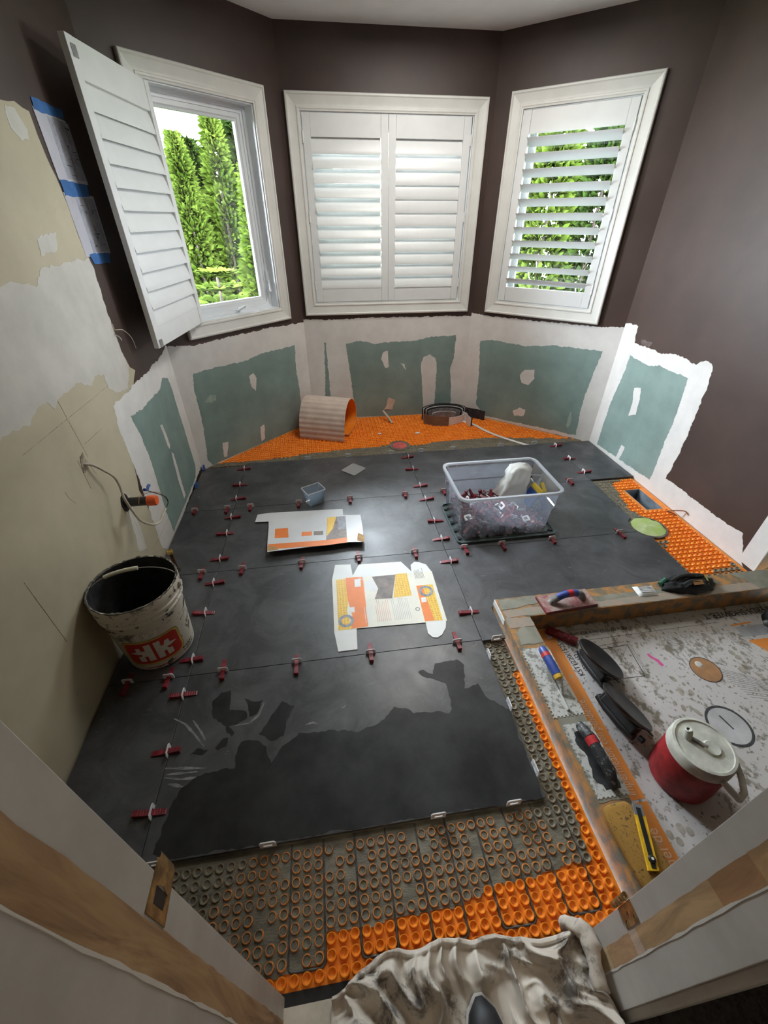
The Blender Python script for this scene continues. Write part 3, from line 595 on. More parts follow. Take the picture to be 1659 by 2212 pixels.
def make_window(name, Mw, w, label):
    root = bpy.data.objects.new(name, None); COL.objects.link(root); root.matrix_world = Mw
    tag(root, label, kind='structure')
    for sd in ('bottom', 'top', 'left', 'right'):
        mb = MB(); frame_side(mb, w, CASE, sd); mb.build('casing_board', M['casing'], root, smooth=.5)
    h = hole_of(w)
    # reveal boards lining the opening
    LN = [(0, -.001), (.006, -.001), (.006, -.10), (0, -.10)]
    for sd in ('bottom', 'top', 'left', 'right'):
        mb = MB(); frame_side(mb, h, LN, sd); mb.build('reveal_board', M['vinyl'], root)
    f1 = (h[0]+.006, h[1]-.006, h[2]+.006, h[3]-.006)
    FR = [(0, -.070), (.018, -.070), (.018, -.082), (.034, -.082), (.034, -.13), (0, -.13)]
    fr = MB()
    for sd in ('bottom', 'top', 'left', 'right'): frame_side(fr, f1, FR, sd)
    fr.build('window_frame', M['vinyl'], root, smooth=.4)
    f2 = (f1[0]+.034, f1[1]-.034, f1[2]+.034, f1[3]-.034)
    SA = [(0, -.088), (.022, -.088), (.028, -.094), (.038, -.096), (.040, -.106), (.040, -.1095), (0, -.1095)]
    sa = MB()
    for sd in ('bottom', 'top', 'left', 'right'): frame_side(sa, f2, SA, sd)
    sash = sa.build('sash', M['vinyl'], root, smooth=.4)
    g = (f2[0]+.036, f2[1]-.036, f2[2]+.036, f2[3]-.036)
    mb = MB(); mb.span((g[0], .110, g[2]), (g[1], .113, g[3])); mb.build('glass_pane', M['glass'], sash)
    gk = MB()
    for sd in ('bottom', 'top', 'left', 'right'): frame_side(gk, (g[0]-.001, g[1]+.001, g[2]-.001, g[3]+.001), [(0, -.1045), (.004, -.1045), (.004, -.118), (0, -.118)], sd)
    gk.build('gasket', M['dark'], sash)
    # crank operator on the sill and a lock lever on the jamb
    cx = (g[0]+g[1])/2+.06
    mb = MB(); mb.span((cx-.03, .05, h[2]+.006), (cx+.03, .085, h[2]+.03)); mb.tube([(cx+.02, .058, h[2]+.03), (cx+.02, .045, h[2]+.045), (cx-.05, .035, h[2]+.03), (cx-.075, .03, h[2]+.025)], .006, 8)
    mb.build('crank_handle', M['vinyl'], root)
    mb = MB(); mb.span((h[1]-.03, .062, h[2]+.10), (h[1]-.006, .085, h[2]+.24)); mb.tube([(h[1]-.02, .06, h[2]+.18), (h[1]-.03, .04, h[2]+.16), (h[1]-.03, .035, h[2]+.11)], .006, 8)
    mb.build('lock_lever', M['vinyl'], root)
    # daylight portal just outside the glass, so the renderer finds the sky
    c = Mw @ Vector(((h[0]+h[1])/2, .16, (h[2]+h[3])/2))
    p = area_light('sky_portal', c, (0, 0, 0), h[1]-h[0], h[3]-h[2], 1, (1, 1, 1), True)
    inward = -(Mw.to_3x3() @ Vector((0, 1, 0)))
    p.rotation_euler = inward.to_track_quat('-Z', 'Z').to_euler()
    return root
ML, _ = wall_frame(CL, C2); MK, _ = wall_frame(C2, C3); MR, _ = wall_frame(C3, CR)
make_window('window_1', ML, W1, 'white casement window with cream casing, its shutter swung open')
make_window('window_2', MK, W2, 'wide middle window behind a pair of closed shutters')
make_window('window_3', MR, W3, 'window behind one shutter with open tilted louvers')

# ---------------------------------------------------------------- shutters
def louver_mesh(L, wdt=.088, th=.011):
    mb = MB(); n = 12; vs = []
    for x in (-L/2, L/2):
        for i in range(n):
            a = 2*PI*i/n
            vs.append((x, th/2*math.sin(a), wdt/2*math.cos(a)))
    fs = [[i, (i+1) % n, (i+1) % n+n, i+n] for i in range(n)]+[list(range(n-1, -1, -1)), list(range(n, 2*n))]
    return mb.add(vs, fs).mesh('louver', M['shutter'], smooth=.6)
def make_shutter(label, Mat, width, z0, z1, angles, stile=.052, top=.118, bot=.098, th=.026, hinge='left'):
    """local x across from the hinge, y thickness (room side negative), z up"""
    t = thing('plantation_shutter', label, 'shutter', group='plantation shutters of the bay')
    t.matrix_world = Mat
    H = z1-z0
    for x0 in (0, width-stile):
        mb = MB(); mb.span((x0+.0008, -th/2, z0), (x0+stile-.0008, th/2, z1)); mb.build('stile', M['shutter'], t, bevel=.002)
    for a, b in ((z1-top, z1), (z0, z0+bot)):
        mb = MB(); mb.span((stile, -th/2+.002, a), (width-stile, th/2-.002, b)); mb.build('rail', M['shutter'], t, bevel=.002)
    a, b = z0+bot, z1-top
    n = len(angles); p = (b-a)/n
    me = louver_mesh(width-2*stile-.0015, p*1.19)
    for i, an in enumerate(angles):                        # from the bottom up
        o = link('louver', me, t); put(o, (width/2, 0, a+p*(i+.5)), (math.radians(an), 0, 0))
    for z in (z0+.12, (z0+z1)/2, z1-.12):
        hx = 0 if hinge == 'left' else width
        mb = MB(); mb.tube([(hx, -th/2-.003, z-.03), (hx, -th/2-.003, z+.03)], .0045, 8); mb.build('hinge', M['shutter'], t)
    return t
def on_wall(Mw, s, y, ang=0):
    return Mw @ Matrix.Translation((s, y, 0)) @ Matrix.Rotation(ang, 4, 'Z')
# positive angle: top edge leans into the room
make_shutter('left shutter of the closed pair, daylight glowing between its louvers', on_wall(MK, .122, .006), .574, .972, 2.078, [-15, -27, -30, -30, -30, -30, -30, -30, -30, -29, -17])
make_shutter('right shutter of the closed pair, middle louvers shut tight', on_wall(MK, .6965, .006), .574, .972, 2.078, [-20, -20, -19, -19, -18, -11, -9, -9, -13, -20, -20], hinge='right')
make_shutter('shutter with open louvers over the window nearest the brown wall', on_wall(MR, .218, .006), .692, .978, 2.092, [63]*11, hinge='right')
# the swung-open shutter over the left window: hinge on the left jamb, free edge towards the room
hx = Vector((-.766, 3.072)); fx = Vector((-.853, 2.392)); dv = (fx-hx)
ang = math.atan2(dv.y, dv.x)
hm = Matrix.Translation((hx.x, hx.y, 0)) @ Matrix.Rotation(ang, 4, 'Z')
sh = make_shutter('white louvered shutter swung open against the patched left wall', hm, dv.length, .965, 2.078, [13, 17, 18, 18, 18, 17, 17, 16, 15, 14, 11])
for z in (2.035, .985):
    mb = MB(); mb.span((dv.length-.05, .013, z-.018), (dv.length-.02, .017, z+.018)); mb.build('magnet_catch', M['metal'], sh)

# ================================================================= floor
HOLE = [(1.985, 1.925), (2.098, 1.925), (2.098, 2.162), (1.985, 2.162)]
OUT = [(-.965, .06), (.70, .06), (.70, 1.262), (2.15, 1.262), (2.15, 2.9), (1.285, 3.715), (-.135, 3.715), (-.965, 2.87)]
floor = tag(MB().slab(OUT, [HOLE], -.06, -.0225).build('floor', M['plywood']), kind='structure')
G = .0012
def arc(cx, cy, r, a0, a1, n=12): return [(cx+r*math.cos(math.radians(a0+(a1-a0)*i/n)), cy+r*math.sin(math.radians(a0+(a1-a0)*i/n))) for i in range(n+1)]
XS = (-.953, -.645, .589, 1.810, 2.140); YS = (.474, 1.090, 1.704, 2.294, 2.897)
polys = []
def rect(x0, y0, x1, y1): return [(x0+G, y0+G), (x1-G, y0+G), (x1-G, y1-G), (x0+G, y1-G)]
for r in range(4):
    polys.append(('left', r, rect(XS[0], YS[r], XS[1], min(YS[r+1], 2.86))))
    polys.append(('mid', r, rect(XS[1], YS[r], XS[2], YS[r+1])))
FC = (1.860, 1.745); FRr = .108                                   # toilet flange cut-out in the edge of two tiles
polys.append(('curb', 1, [(XS[2]+G, YS[1]-.004), (.697, YS[1]-.004), (.697, 1.268), (1.795, 1.268), (XS[3]-G, FC[1]-.1), *arc(FC[0], FC[1], FRr, 243, 202, 5), (1.757, YS[2]-G), (XS[2]+G, YS[2]-G)]))
polys.append(('right', 2, [(XS[2]+G, YS[2]+G), (1.757, YS[2]+G), *arc(FC[0], FC[1], FRr, 190, 120, 8), (XS[3]-G, YS[3]-G), (XS[2]+G, YS[3]-G)]))
polys.append(('right', 3, rect(XS[2], YS[3], XS[3], YS[4])))
polys.append(('corner', 3, [(XS[3]+G, 2.302), (XS[4], 2.302), (XS[4], 2.895), (XS[3]+G, YS[4]-G)]))
TILES = {}
for nm, r, p in polys:
    o = MB().prism([(q[0], q[1]) for q in p], -.0100, 0).build('tile', M['tile'], floor, bevel=.0007)
    TILES[nm, r] = o
# damp wiped areas and dust left on the tiles
P_ = DATA['DAMP']
for i, p in enumerate(P_):
    MB().prism(jag(p, .004, .012, 40+i), .0001, .0005).build('damp_patch', M['damp'], TILES['mid', 0])
M['grime'] = M['dust']
def streak(pts, w0, name='dust_smear', par=None, seed=0):
    rnd = random.Random(seed); L = []; R = []
    n = len(pts)
    for i, p in enumerate(pts):
        a = Vector(pts[max(0, i-1)]); b = Vector(pts[min(n-1, i+1)]); t = (b-a).normalized(); nn = Vector((-t.y, t.x))
        w = w0*(.25+.75*math.sin(PI*(i+.3)/(n-.4)))*rnd.uniform(.5, 1.3)
        L.append(tuple(Vector(p)+nn*w)); R.append(tuple(Vector(p)-nn*w))
    MB().prism(L+R[::-1], .0001, .0004).build(name, M['dust'], par)
for i, s in enumerate(DATA['SMEARS']):
    n = 8; pts = []
    for k in range(len(s)-1):
        for j in range(4): pts.append((s[k][0]+(s[k+1][0]-s[k][0])*j/4, s[k][1]+(s[k+1][1]-s[k][1])*j/4))
    pts.append(s[-1])
    streak(pts, .0045, par=TILES['mid', 0] if s[0][1] < 1.09 and s[0][0] < .6 else (TILES['right', 3] if s[0][0] > .6 else TILES['left', 1]), seed=i)

# ---------------------------------------------------------------- uncoupling membrane
ZM = -.0195; PITCH = .0312; SH = .0086
def stud_mesh(name, mats, fill=0):
    mb = MB()
    prof = [(.0142, 0), (.0128, SH*.55), (.0122, SH), (.0102, SH), (.0058, SH*.30), (.0030, SH*.05), (.0001, SH*.05)]
    if fill: prof = [(.0142, 0), (.0128, SH*.6), (.0120, SH), (.0094, SH), (.0080, SH*.72), (.0001, SH*.66)]
    mm = [0]*(len(prof)-1)
    if fill: mm[-1] = 1; mm[-2] = 1
    mb.lathe(prof, 12, mats=mm)
    return mb.mesh(name, mats, smooth=.9)
ST_O = stud_mesh('stud', [M['orange'], M['orange']]); ST_S = stud_mesh('stud', [M['smeared'], M['mortar']], 1)
OR = DATA['ORANGE']
def plate(name, outer, holes, label):
    o = MB().slab(outer, holes, -.0222, ZM).build(name, M['orange'], floor); o['label'] = label
    return o
mem_f = plate('uncoupling_membrane', [(-.60, .176), (.70, .176), (.70, 1.086), (.575, 1.086), (.575, .50), (-.60, .50)], [], 'orange studded heating membrane in front of the dark tiles, half filled with grey mortar')
cand = []
nx = int(1.32/PITCH)+1
for i in range(-16, 28):
    for j in range(0, 30):
        x = -.1044+PITCH*i; y = .1925+PITCH*j
        if y > 1.078 or x > .690 or x < -.59: continue
        if y > .462 and x < .592: continue
        if y < .30 and x < -.43: continue
        cand.append((x, y))
cand.sort(key=lambda c: math.hypot(c[0]-.1, c[1]))
def is_orange(x, y):
    return inside(x, y, OR)
keep = cand[:300]; rest = cand[300:]
for x, y in keep:
    if not is_orange(x, y) and random.random() < .10: continue
    o = link('stud', ST_O if is_orange(x, y) else ST_S, mem_f); o.location = (x, y, ZM); o.rotation_euler = (random.uniform(-.02, .02), random.uniform(-.02, .02), random.uniform(0, 6))
def stud_field(pts, parent, name, smear, n=8):
    mb = MB()
    for x, y in pts:
        s = smear(x, y)
        prof = [(.0142, 0), (.0125, SH), (.0096, SH), (.0040, SH*.2), (.0001, SH*.2)]
        mb.lathe(prof, n, 1 if s else 0, Matrix.Translation((x, y, ZM)))
    o = mb.build(name, [M['orange'], M['mortar_studs']], parent, smooth=.9); o['kind'] = 'stuff'
    return o
stud_field(rest, mem_f, 'far_studs', lambda x, y: not is_orange(x, y))
def mortar_bed(name, x0, x1, y0, y1, step, keepf, parent, z=-.0138, amp=.0016, seed=0):
    nx = int((x1-x0)/step); ny = int((y1-y0)/step); mb = MB(); idx = {}
    def vert(i, j):
        if (i, j) not in idx:
            x = x0+i*step; y = y0+j*step
            h = z+amp*(noise.noise((x*9+seed, y*11, 0))+.45*noise.noise((x*40, y*90+seed, 3))+.3*noise.noise((x*160, y*200, 9)))
            idx[i, j] = len(mb.v); mb.v.append(Vector((x, y, h)))
        return idx[i, j]
    for i in range(nx):
        for j in range(ny):
            x = x0+(i+.5)*step; y = y0+(j+.5)*step
            if keepf(x, y):
                mb.f.append([vert(i, j), vert(i+1, j), vert(i+1, j+1), vert(i, j+1)]); mb.m.append(0)
    o = mb.build(name, M['mortar'], parent, smooth=3.0, fix=False); o['kind'] = 'stuff'
    return o
def wob(x, y): return .009*noise.noise((x*28, y*28, 5))
def front_keep(x, y):
    if y > .480 and x < .585: return False
    xx, yy = x+wob(x, y), y+wob(y, x+3)
    return not inside(xx, yy, OR)
mortar_bed('mortar_bed', -.60, .699, .178, 1.086, .0048, front_keep, mem_f, -.0156, .0013)
# mortar squeezed out along the tile fronts
mb = MB(); mb.tube([(-.62+i*.02, .4745+.002*math.sin(i*1.7), -.0125) for i in range(61)], .0035, 6); o = mb.build('mortar_ridge', M['mortar'], mem_f); o['kind'] = 'stuff'

# back bay
OB = [(-.94, 2.893), (2.13, 2.893), (2.13, 2.912), (1.272, 3.703), (-.125, 3.703)]
mem_b = plate('uncoupling_membrane', OB, [], 'orange studded membrane filling the bay behind the tiles')
pb = [(i*PITCH*1.03-.95, 2.905+j*PITCH*1.03) for i in range(100) for j in range(26)]
pb = [p for p in pb if inside(p[0]-.012, p[1]+.012, OB) and inside(p[0]+.012, p[1]+.012, OB) and math.hypot(p[0]-.564, p[1]-3.05) > .085]
OBZ = DATA['ORANGE_B']
stud_field(pb, mem_b, 'bay_studs', lambda x, y: not inside(x, y, OBZ))
def back_keep(x, y):
    if not inside(x, y, [(-.93, 2.894), (2.1, 2.894), (2.1, 3.2), (-.9, 3.2)]): return False
    if not inside(x, y, OB): return False
    return not inside(x+2.2*wob(x, y), y+2.2*wob(y, x+3), OBZ)
mortar_bed('mortar_bed', -.93, 2.1, 2.894, 3.13, .009, back_keep, mem_b, -.0132)
# right strip by the brown wall, cut around the floor duct
ORR = [(1.795, 1.27), (2.142, 1.27), (2.142, 2.303), (1.80, 2.303)]
mem_r = plate('uncoupling_membrane', ORR, [HOLE], 'orange studded membrane strip along the brown wall beside the duct opening')
pr = [(1.815+i*PITCH*1.03, 1.285+j*PITCH*1.03) for i in range(11) for j in range(32)]
pr = [p for p in pr if p[0] < 2.132 and p[1] < 2.292 and not (1.972 < p[0] < 2.11 and 1.912 < p[1] < 2.175) and math.hypot(p[0]-FC[0], p[1]-FC[1]) > FRr+.006]
ORZ = DATA['ORANGE_R']
stud_field(pr, mem_r, 'strip_studs', lambda x, y: not inside(x, y, ORZ), 10)
def right_keep(x, y):
    if 1.98 < x and 1.92 < y < 2.17: return False
    if math.hypot(x-FC[0], y-FC[1]) < FRr-.01: return False
    return x < 2.13 and not inside(x+wob(x, y)*1.5, y+wob(y, x), ORZ) and not (y < 1.70 and x > 1.80)
mortar_bed('mortar_bed', 1.800, 2.13, 1.28, 2.30, .009, right_keep, mem_r, -.0132)

# heating cable looped through the membrane channels
mb = MB(); path = []
xc = [-.1200+.09345*k for k in range(9)]
xc = [-.213]+xc
yb = .2075; r = .010; zc = -.0170
for k in range(len(xc)):
    x = xc[k]
    down = (k % 2 == 0)
    seg = [(x, y, zc) for y in ([.47, .40, .32, .24] if down else [.24, .32, .40, .47])]
    path += seg
    if down and k+1 < len(xc):
        xn = xc[k+1]
        path += [(x, yb+r, zc)]+[(x+r-r*math.cos(a), yb+r-r*math.sin(a), zc) for a in (.5, 1.1)]+[(x+r, yb, zc), (xn-r, yb-.002, zc)]+[(xn-r+r*math.sin(a), yb+r-r*math.cos(a), zc) for a in (.5, 1.1)]+[(xn, yb+r, zc)]
    elif k+1 < len(xc):
        path += [(x+.02, .488, zc), (xc[k+1]-.02, .488, zc)]
M['cable'] = mat('dark_heating_cable', (.07, .065, .06), .5, .3, 60)
tag(MB().tube(path, .0034, 8).build('heating_cable', M['cable'], None, smooth=True), 'thin dark heating cable looped between the orange studs', 'cable')
# dark gap along the curb and behind the threshold
mb = MB(); mb.span((-.62, .150, -.0221), (.70, .176, -.0185)); o = mb.build('seam_strip', M['dark'], floor)
M['thresh'] = mat('whitewashed_plywood', (.62, .57, .48), .7, .12, 12, bmp=.2, bscale=60)
mb = MB(); mb.span((jx0-.0, .064, -.0224), (jx1+.0, .152, -.010)); o = mb.build('threshold_board', M['thresh'], floor); o['label'] = 'whitewashed plywood threshold strip'

# ================================================================= door frame around the camera
M['jamb'] = mat('worn_white_door_paint', (.53, .50, .46), .5, .06, 7)
def wood_material():
    m, nt, b = nodes_of('bare_pine')
    v = coords(nt, 'Object', (14, 14, 1.6)); f = noise_node(nt, v, 2.2, 6, .6, 1.2)
    nt.links.new(ramp(nt, f, [(.3, (.20, .10, .045)), (.5, (.42, .26, .13)), (.72, (.55, .37, .20))]), b.inputs['Base Color'])
    b.inputs['Roughness'].default_value = .6
    return m
M['pine'] = wood_material()
M['brass'] = mat('tarnished_brass', (.45, .29, .12), .42, .35, 40, metal=.75)
dr = bpy.data.objects.new('door_1', None); COL.objects.link(dr); tag(dr, 'door frame without its door, white paint worn off where the stop was', kind='structure')
mb = MB(); mb.span((jx0-.018, jy0, -.02), (jx0, jy1, dh)); jl = mb.build('jamb', M['jamb'], dr, bevel=.001)
mb = MB(); mb.span((jx1, jy0, -.02), (jx1+.018, jy1, dh)); jr = mb.build('jamb', M['jamb'], dr, bevel=.001)
mb = MB(); mb.span((jx0-.018, jy0, dh), (jx1+.018, jy1, dh+.018)); mb.build('head_jamb', M['jamb'], dr)
# bare wood where the door stop was pulled off, cream paint ridges on both sides
def ragged_strip(x0, x1, ya, yb, seed):
    rnd = random.Random(seed); L = []; R = []
    for i in range(60):
        z = -.018+2.05*i/59
        L.append((ya+rnd.uniform(-.0012, .0012), z)); R.append((yb+rnd.uniform(-.0015, .0015), z))
    return MB().prism(L+R[::-1], x0, x1, 0, Matrix(((0, 0, 1, 0), (1, 0, 0, 0), (0, 1, 0, 0), (0, 0, 0, 1))))
ragged_strip(jx0, jx0+.0006, .098, .134, 1).build('bare_wood_strip', M['pine'], dr)
ragged_strip(jx0, jx0+.0010, .0955, .0985, 2).build('paint_ridge', M['casing'], dr)
z0 = -.018
for i, (z1, c) in enumerate(((.075, (.58, .43, .25)), (.235, (.50, .31, .17)), (.275, (.62, .47, .36)), (.62, (.52, .34, .18)), (.75, (.40, .22, .11)), (1.4, (.50, .31, .16)), (2.03, (.5, .33, .18)))):
    m_ = mat('pine_section', c, .6, .14, 3, stretch=(14, 14, 1.6), dist=1)
    rnd = random.Random(i); n = max(3, int((z1-z0)/.03))
    L = [(.094+rnd.uniform(-.001, .001), z0+(z1-z0)*k/n) for k in range(n+1)]; R = [(.130+rnd.uniform(-.001, .001), z0+(z1-z0)*k/n) for k in range(n+1)]
    MB().prism(L+R[::-1], jx1-.0006, jx1, 0, Matrix(((0, 0, 1, 0), (1, 0, 0, 0), (0, 1, 0, 0), (0, 0, 0, 1)))).build('bare_wood_strip', m_, dr)
    z0 = z1
ragged_strip(jx1-.0010, jx1, .0915, .0945, 5).build('paint_ridge', M['casing'], dr)
# casings on both faces of the door wall
for x0, x1 in ((jx0-.074, jx0-.006), (jx1+.006, jx1+.074)):
    mb = MB(); mb.span((x0, .016, -.02), (x1, jy0+.002, dh+.07)); mb.build('casing_board', M['jamb'], dr, bevel=.004)
    mb = MB(); mb.span((x0, jy1-.005, -.02), (x1, jy1-.0005, dh+.07)); mb.build('casing_board', M['jamb'], dr)
# strike plate of the latch on the left jamb
mb = MB(); mb.slab([(.1365, .896), (.181, .902), (.181, .957), (.1365, .957)], [[(.146, .910), (.160, .908), (.164, .925), (.160, .946), (.146, .944)]], 0, .0016, 0, Matrix(((0, 0, 1, jx0), (1, 0, 0, 0), (0, 1, 0, 0), (0, 0, 0, 1))))
mb.add([(jx0+.0016, .176, .902), (jx0+.0016, .176, .957), (jx0+.0022, .182, .903), (jx0+.0022, .182, .956), (jx0+.001, .187, .907), (jx0+.001, .187, .952), (jx0-.003, .190, .912), (jx0-.003, .190, .947)], [(0, 1, 3, 2), (2, 3, 5, 4), (4, 5, 7, 6)])
sp = mb.build('strike_plate', M['brass'], dr)
mb = MB(); mb.span((jx0+.0001, .147, .909), (jx0+.0005, .161, .945)); mb.build('latch_mortise', M['dark'], sp)
# hinge leaf left on the right jamb
mb = MB(); mb.slab([(.134, .238), (.169, .238), (.169, .312), (.134, .312)], [[(.143+.004*math.cos(t), .252+.004*math.sin(t)) for t in [k*PI/4 for k in range(8)]], [(.153+.004*math.cos(t), .275+.004*math.sin(t)) for t in [k*PI/4 for k in range(8)]], [(.143+.004*math.cos(t), .298+.004*math.sin(t)) for t in [k*PI/4 for k in range(8)]]], -.0016, 0, 0, Matrix(((0, 0, 1, jx1), (1, 0, 0, 0), (0, 1, 0, 0), (0, 0, 0, 1))))
hg = mb.build('hinge_leaf', M['brass'], dr)
for a, b in ((.238, .252), (.267, .282), (.297, .312)):
    mb = MB(); mb.lathe([(.0040, a), (.0068, a), (.0068, b), (.0040, b), (.0040, a)], 14, M=Matrix.Translation((jx1-.006, .176, 0))); mb.build('hinge_knuckle', M['brass'], hg, smooth=.6)

# ================================================================= shower
TZ = -.045
M['tray'] = speckled('mortar_spattered_tray', (.54, .51, .49), (.20, .175, .135), .55, 17, .7, 70, stretch=(1, .8, 1))
M['print_orange'] = speckled('orange_print', (.72, .25, .045), (.45, .30, .2), .60, 20, .6, 80)
M['ink'] = mat('dark_grey_ink', (.05, .05, .055), .7, .2, 40)
M['faint'] = mat('grey_ink', (.34, .33, .32), .7, .2, 40)
M['kerdi'] = mat('curb_board_grey', (.17, .165, .125), .7, .14, 9, col2=(.27, .255, .205))
M['curb_orange'] = mat('curb_foam_orange', (.42, .20, .06), .7, col2=(.17, .14, .095), scale=22, lo=.42, hi=.58)
M['curb_pink'] = mat('pink_tinted_mortar', (.36, .26, .20), .75, col2=(.26, .24, .195), scale=14)
TX0, TX1, TY0, TY1 = .826, 2.34, .172, 1.141
floor_shower = tag(MB().span((TX0-.12, TY0, -.10), (2.48, 1.30, -.0755)).build('floor_shower', M['plywood']), kind='structure')
tray = thing('shower_tray', 'white printed foam shower tray spattered with mortar', 'shower tray', (TX0, TY0, -.0755))
def tl(x, y, z=TZ): return (x-TX0, y-TY0, z+.0755)
def tpoly(ps): return [(x-TX0, y-TY0) for x, y in ps]
seams = [(TX0, TX1, .50, TY1), (TX0, TX1, TY0, .4985)]
mb = MB()
mb.slab(tpoly([(TX0, TY0), (TX1, TY0), (TX1, TY1), (TX0, TY1)]), [], 0, TZ+.0755)
mb.build('panel', M['tray'], tray)
zt = TZ+.0755
def onpanel(poly, m_, name='printed_area', h=.0004):
    return MB().prism(tpoly(poly), zt+.0001, zt+h).build(name, m_, tray)
onpanel([(.83, .44), (.932, .44), (.942, 1.139), (.86, 1.139), (.85, .65)], M['print_orange'], 'orange_strip')
onpanel([(.83, .19), (.925, .19), (.932, .432), (.835, .432)], M['print_orange'], 'orange_strip')
onpanel([(1.80, .948), (2.2, .948), (2.2, .70), (1.93, .70)], M['print_orange'], 'orange_panel')
onpanel([(1.79, 1.03), (1.90, 1.035), (1.90, 1.043), (1.79, 1.038)], M['print_orange'], 'orange_bar')
onpanel([(1.80, 1.022), (1.95, 1.022), (1.95, .966), (1.80, .966)], mat('grey_print', (.42, .43, .45), .7), 'grey_panel')
# drain cut-out: orange cover disc in the tray
dc = (1.495, .842)
d = MB().lathe([(0.0001, .0010), (.056, .0010), (.058, .0001)], 32).build('drain_cover', mat('drain_cover_orange', (.42, .21, .09), .7, col2=(.30, .16, .08), scale=30), tray); d.location = tl(*dc)
d2_ = MB().lathe([(.0001, .0040), (.010, .0036), (.016, .0010)], 16).build('drain_lump', M['white2'], tray); d2_.location = tl(1.485, .868)
k_ = MB().lathe([(.058, .0001), (.058, .0012), (.0605, .0012), (.0605, .0001)], 32).build('cut_line', M['ink'], tray); k_.location = tl(*dc)
# big printed circle with an arrow
rc = (1.400, .615)
for r0, r1 in ((.070, .079),):
    o = MB().lathe([(r0, .0001), (r0, .0006), (r1, .0006), (r1, .0001)], 40).build('printed_ring', M['ink'], tray); o.location = tl(*rc)
o = MB().lathe([(.0001, .0004), (.069, .0004)], 40).build('printed_disc', mat('printed_grey', (.50, .49, .49), .7), tray); o.location = tl(*rc)
onpanel([(1.39, .655), (1.396, .655), (1.408, .60), (1.402, .60)], M['ink'], 'printed_arrow', .0009)
# pink marker scribble
onpanel(jag([(1.298, .946), (1.306, .950), (1.318, .925), (1.330, .915), (1.335, .885), (1.322, .882), (1.314, .910), (1.302, .925)], .002, .008, 3), mat('pink_marker', (.72, .10, .32), .7), 'pink_scribble')
# line drawing of the tray with two diagonals, plus rules and text blocks
def rule(a, b, w=.0016, m_=None):
    a, b = Vector(a), Vector(b); t = (b-a).normalized(); n = Vector((-t.y, t.x))*w/2
    onpanel([tuple(a+n), tuple(b+n), tuple(b-n), tuple(a-n)], m_ or M['ink'], 'printed_line', .0005)
RC = [(1.10, .998), (1.243, 1.004), (1.221, .851), (1.08, .853)]
for i in range(4): rule(RC[i], RC[(i+1) % 4], .0028)
rule(RC[1], (1.165, .93), .001); rule((1.165, .93), RC[2], .001)
rule((1.25, 1.02), (1.235, .85), .001); rule((1.258, 1.02), (1.243, .85), .001); rule((1.10, 1.015), (1.24, 1.021), .001)
rule((.99, 1.052), (1.75, 1.060), .0014); rule((1.10, 1.115), (1.10, 1.075), .001); rule((1.10, 1.115), (1.03, 1.113), .001)
rule((1.49, .9), (1.60, .845), .0012)
for i in range(13):
    y0 = .80-.012*i
    rule((1.53+.004*i, y0+.05), (1.66+.012*i, y0-.015), .0022, M['faint'])
for i in range(7):
    x = 1.43+.022*i
    rnd = random.Random(i); y = 1.02
    while y > .895:
        l = rnd.uniform(.012, .035); rule((x, y), (x+.002, y-l), .004, M['faint']); y -= l+.006
for i in range(5):
    x = 1.70+.028*i; rule((x+.0, 1.02-.05*i), (x+.01, .99-.05*i), .006, M['faint'])
# knee-pad footprints: rows of dirty grey ovals
M['foot'] = mat('dried_mortar_print', (.27, .24, .19), .9, .2, 30, col2=(.42, .38, .32))
rnd = random.Random(4)
for i in range(46):
    cx_, cy_ = 1.30+rnd.random()*.62, .40+rnd.random()*.47
    if math.hypot(cx_-rc[0], cy_-rc[1]) < .1 or math.hypot(cx_-dc[0], cy_-dc[1]) < .085: continue
    a_, b_ = rnd.uniform(.014, .026), rnd.uniform(.004, .009); th_ = -1.12+rnd.uniform(-.15, .15)
    pts = [(cx_+a_*math.cos(t)*math.cos(th_)-b_*math.sin(t)*math.sin(th_), cy_+a_*math.cos(t)*math.sin(th_)+b_*math.sin(t)*math.cos(th_)) for t in [k*PI/5 for k in range(10)]]
    onpanel(jag(pts, .0015, .008, i), M['foot'], 'mortar_print', .0005+.00001*i)
for i, (cx_, cy_, r_) in enumerate(((1.34, 1.06, .035), (1.30, .99, .02), (1.40, 1.0, .03), (1.62, 1.0, .04), (1.70, .90, .04), (1.55, .96, .02), (1.02, .43, .035), (.97, .35, .04), (1.25, .80, .03), (1.1, .60, .03), (1.33, .78, .035), (1.28, .70, .03))):
    for q in range(7):
        x_, y_ = cx_+rnd.gauss(0, r_*.5), cy_+rnd.gauss(0, r_*.5); s_ = r_*rnd.uniform(.08, .34)
        onpanel(jag([(x_+s_*math.cos(t), y_+s_*math.sin(t)*1.2) for t in [k*PI/4 for k in range(8)]], s_*.22, s_*.5, i*9+q), M['foot'], 'mortar_splash', .0007+.00001*q)
def lettering(body, size, x, y, ang, m_, shear=0, sx=1):
    me = text_mesh(body, size, .0002, 'LEFT', shear); me.materials.append(m_)
    o = link('lettering', me, tray); o.location = tl(x, y, TZ+.0007); o.rotation_euler = (0, 0, ang); o.scale = (sx, 1, 1)
    return o
lettering('Schluter-KERDI-SHOWER-T', .048, 2.225, 1.100, PI+.0, M['ink'], 0, .92)
lettering('48" x 60" (122 cm x 152 cm)', .026, 1.30, 1.092, PI, M['ink'], 0, .9)
lettering('KST1220/1525', .034, .966, .888, PI/2+.1, M['ink'], 0, .82)
lettering('122 x 152 cm)', .030, .998, .905, PI/2+.1, M['ink'], 0, .72)
M['print_pale'] = mat('pale_ink', (.80, .55, .38), .7)
lettering('Panel de', .050, .898, .225, PI/2+.02, M['print_pale'], .15, .8)
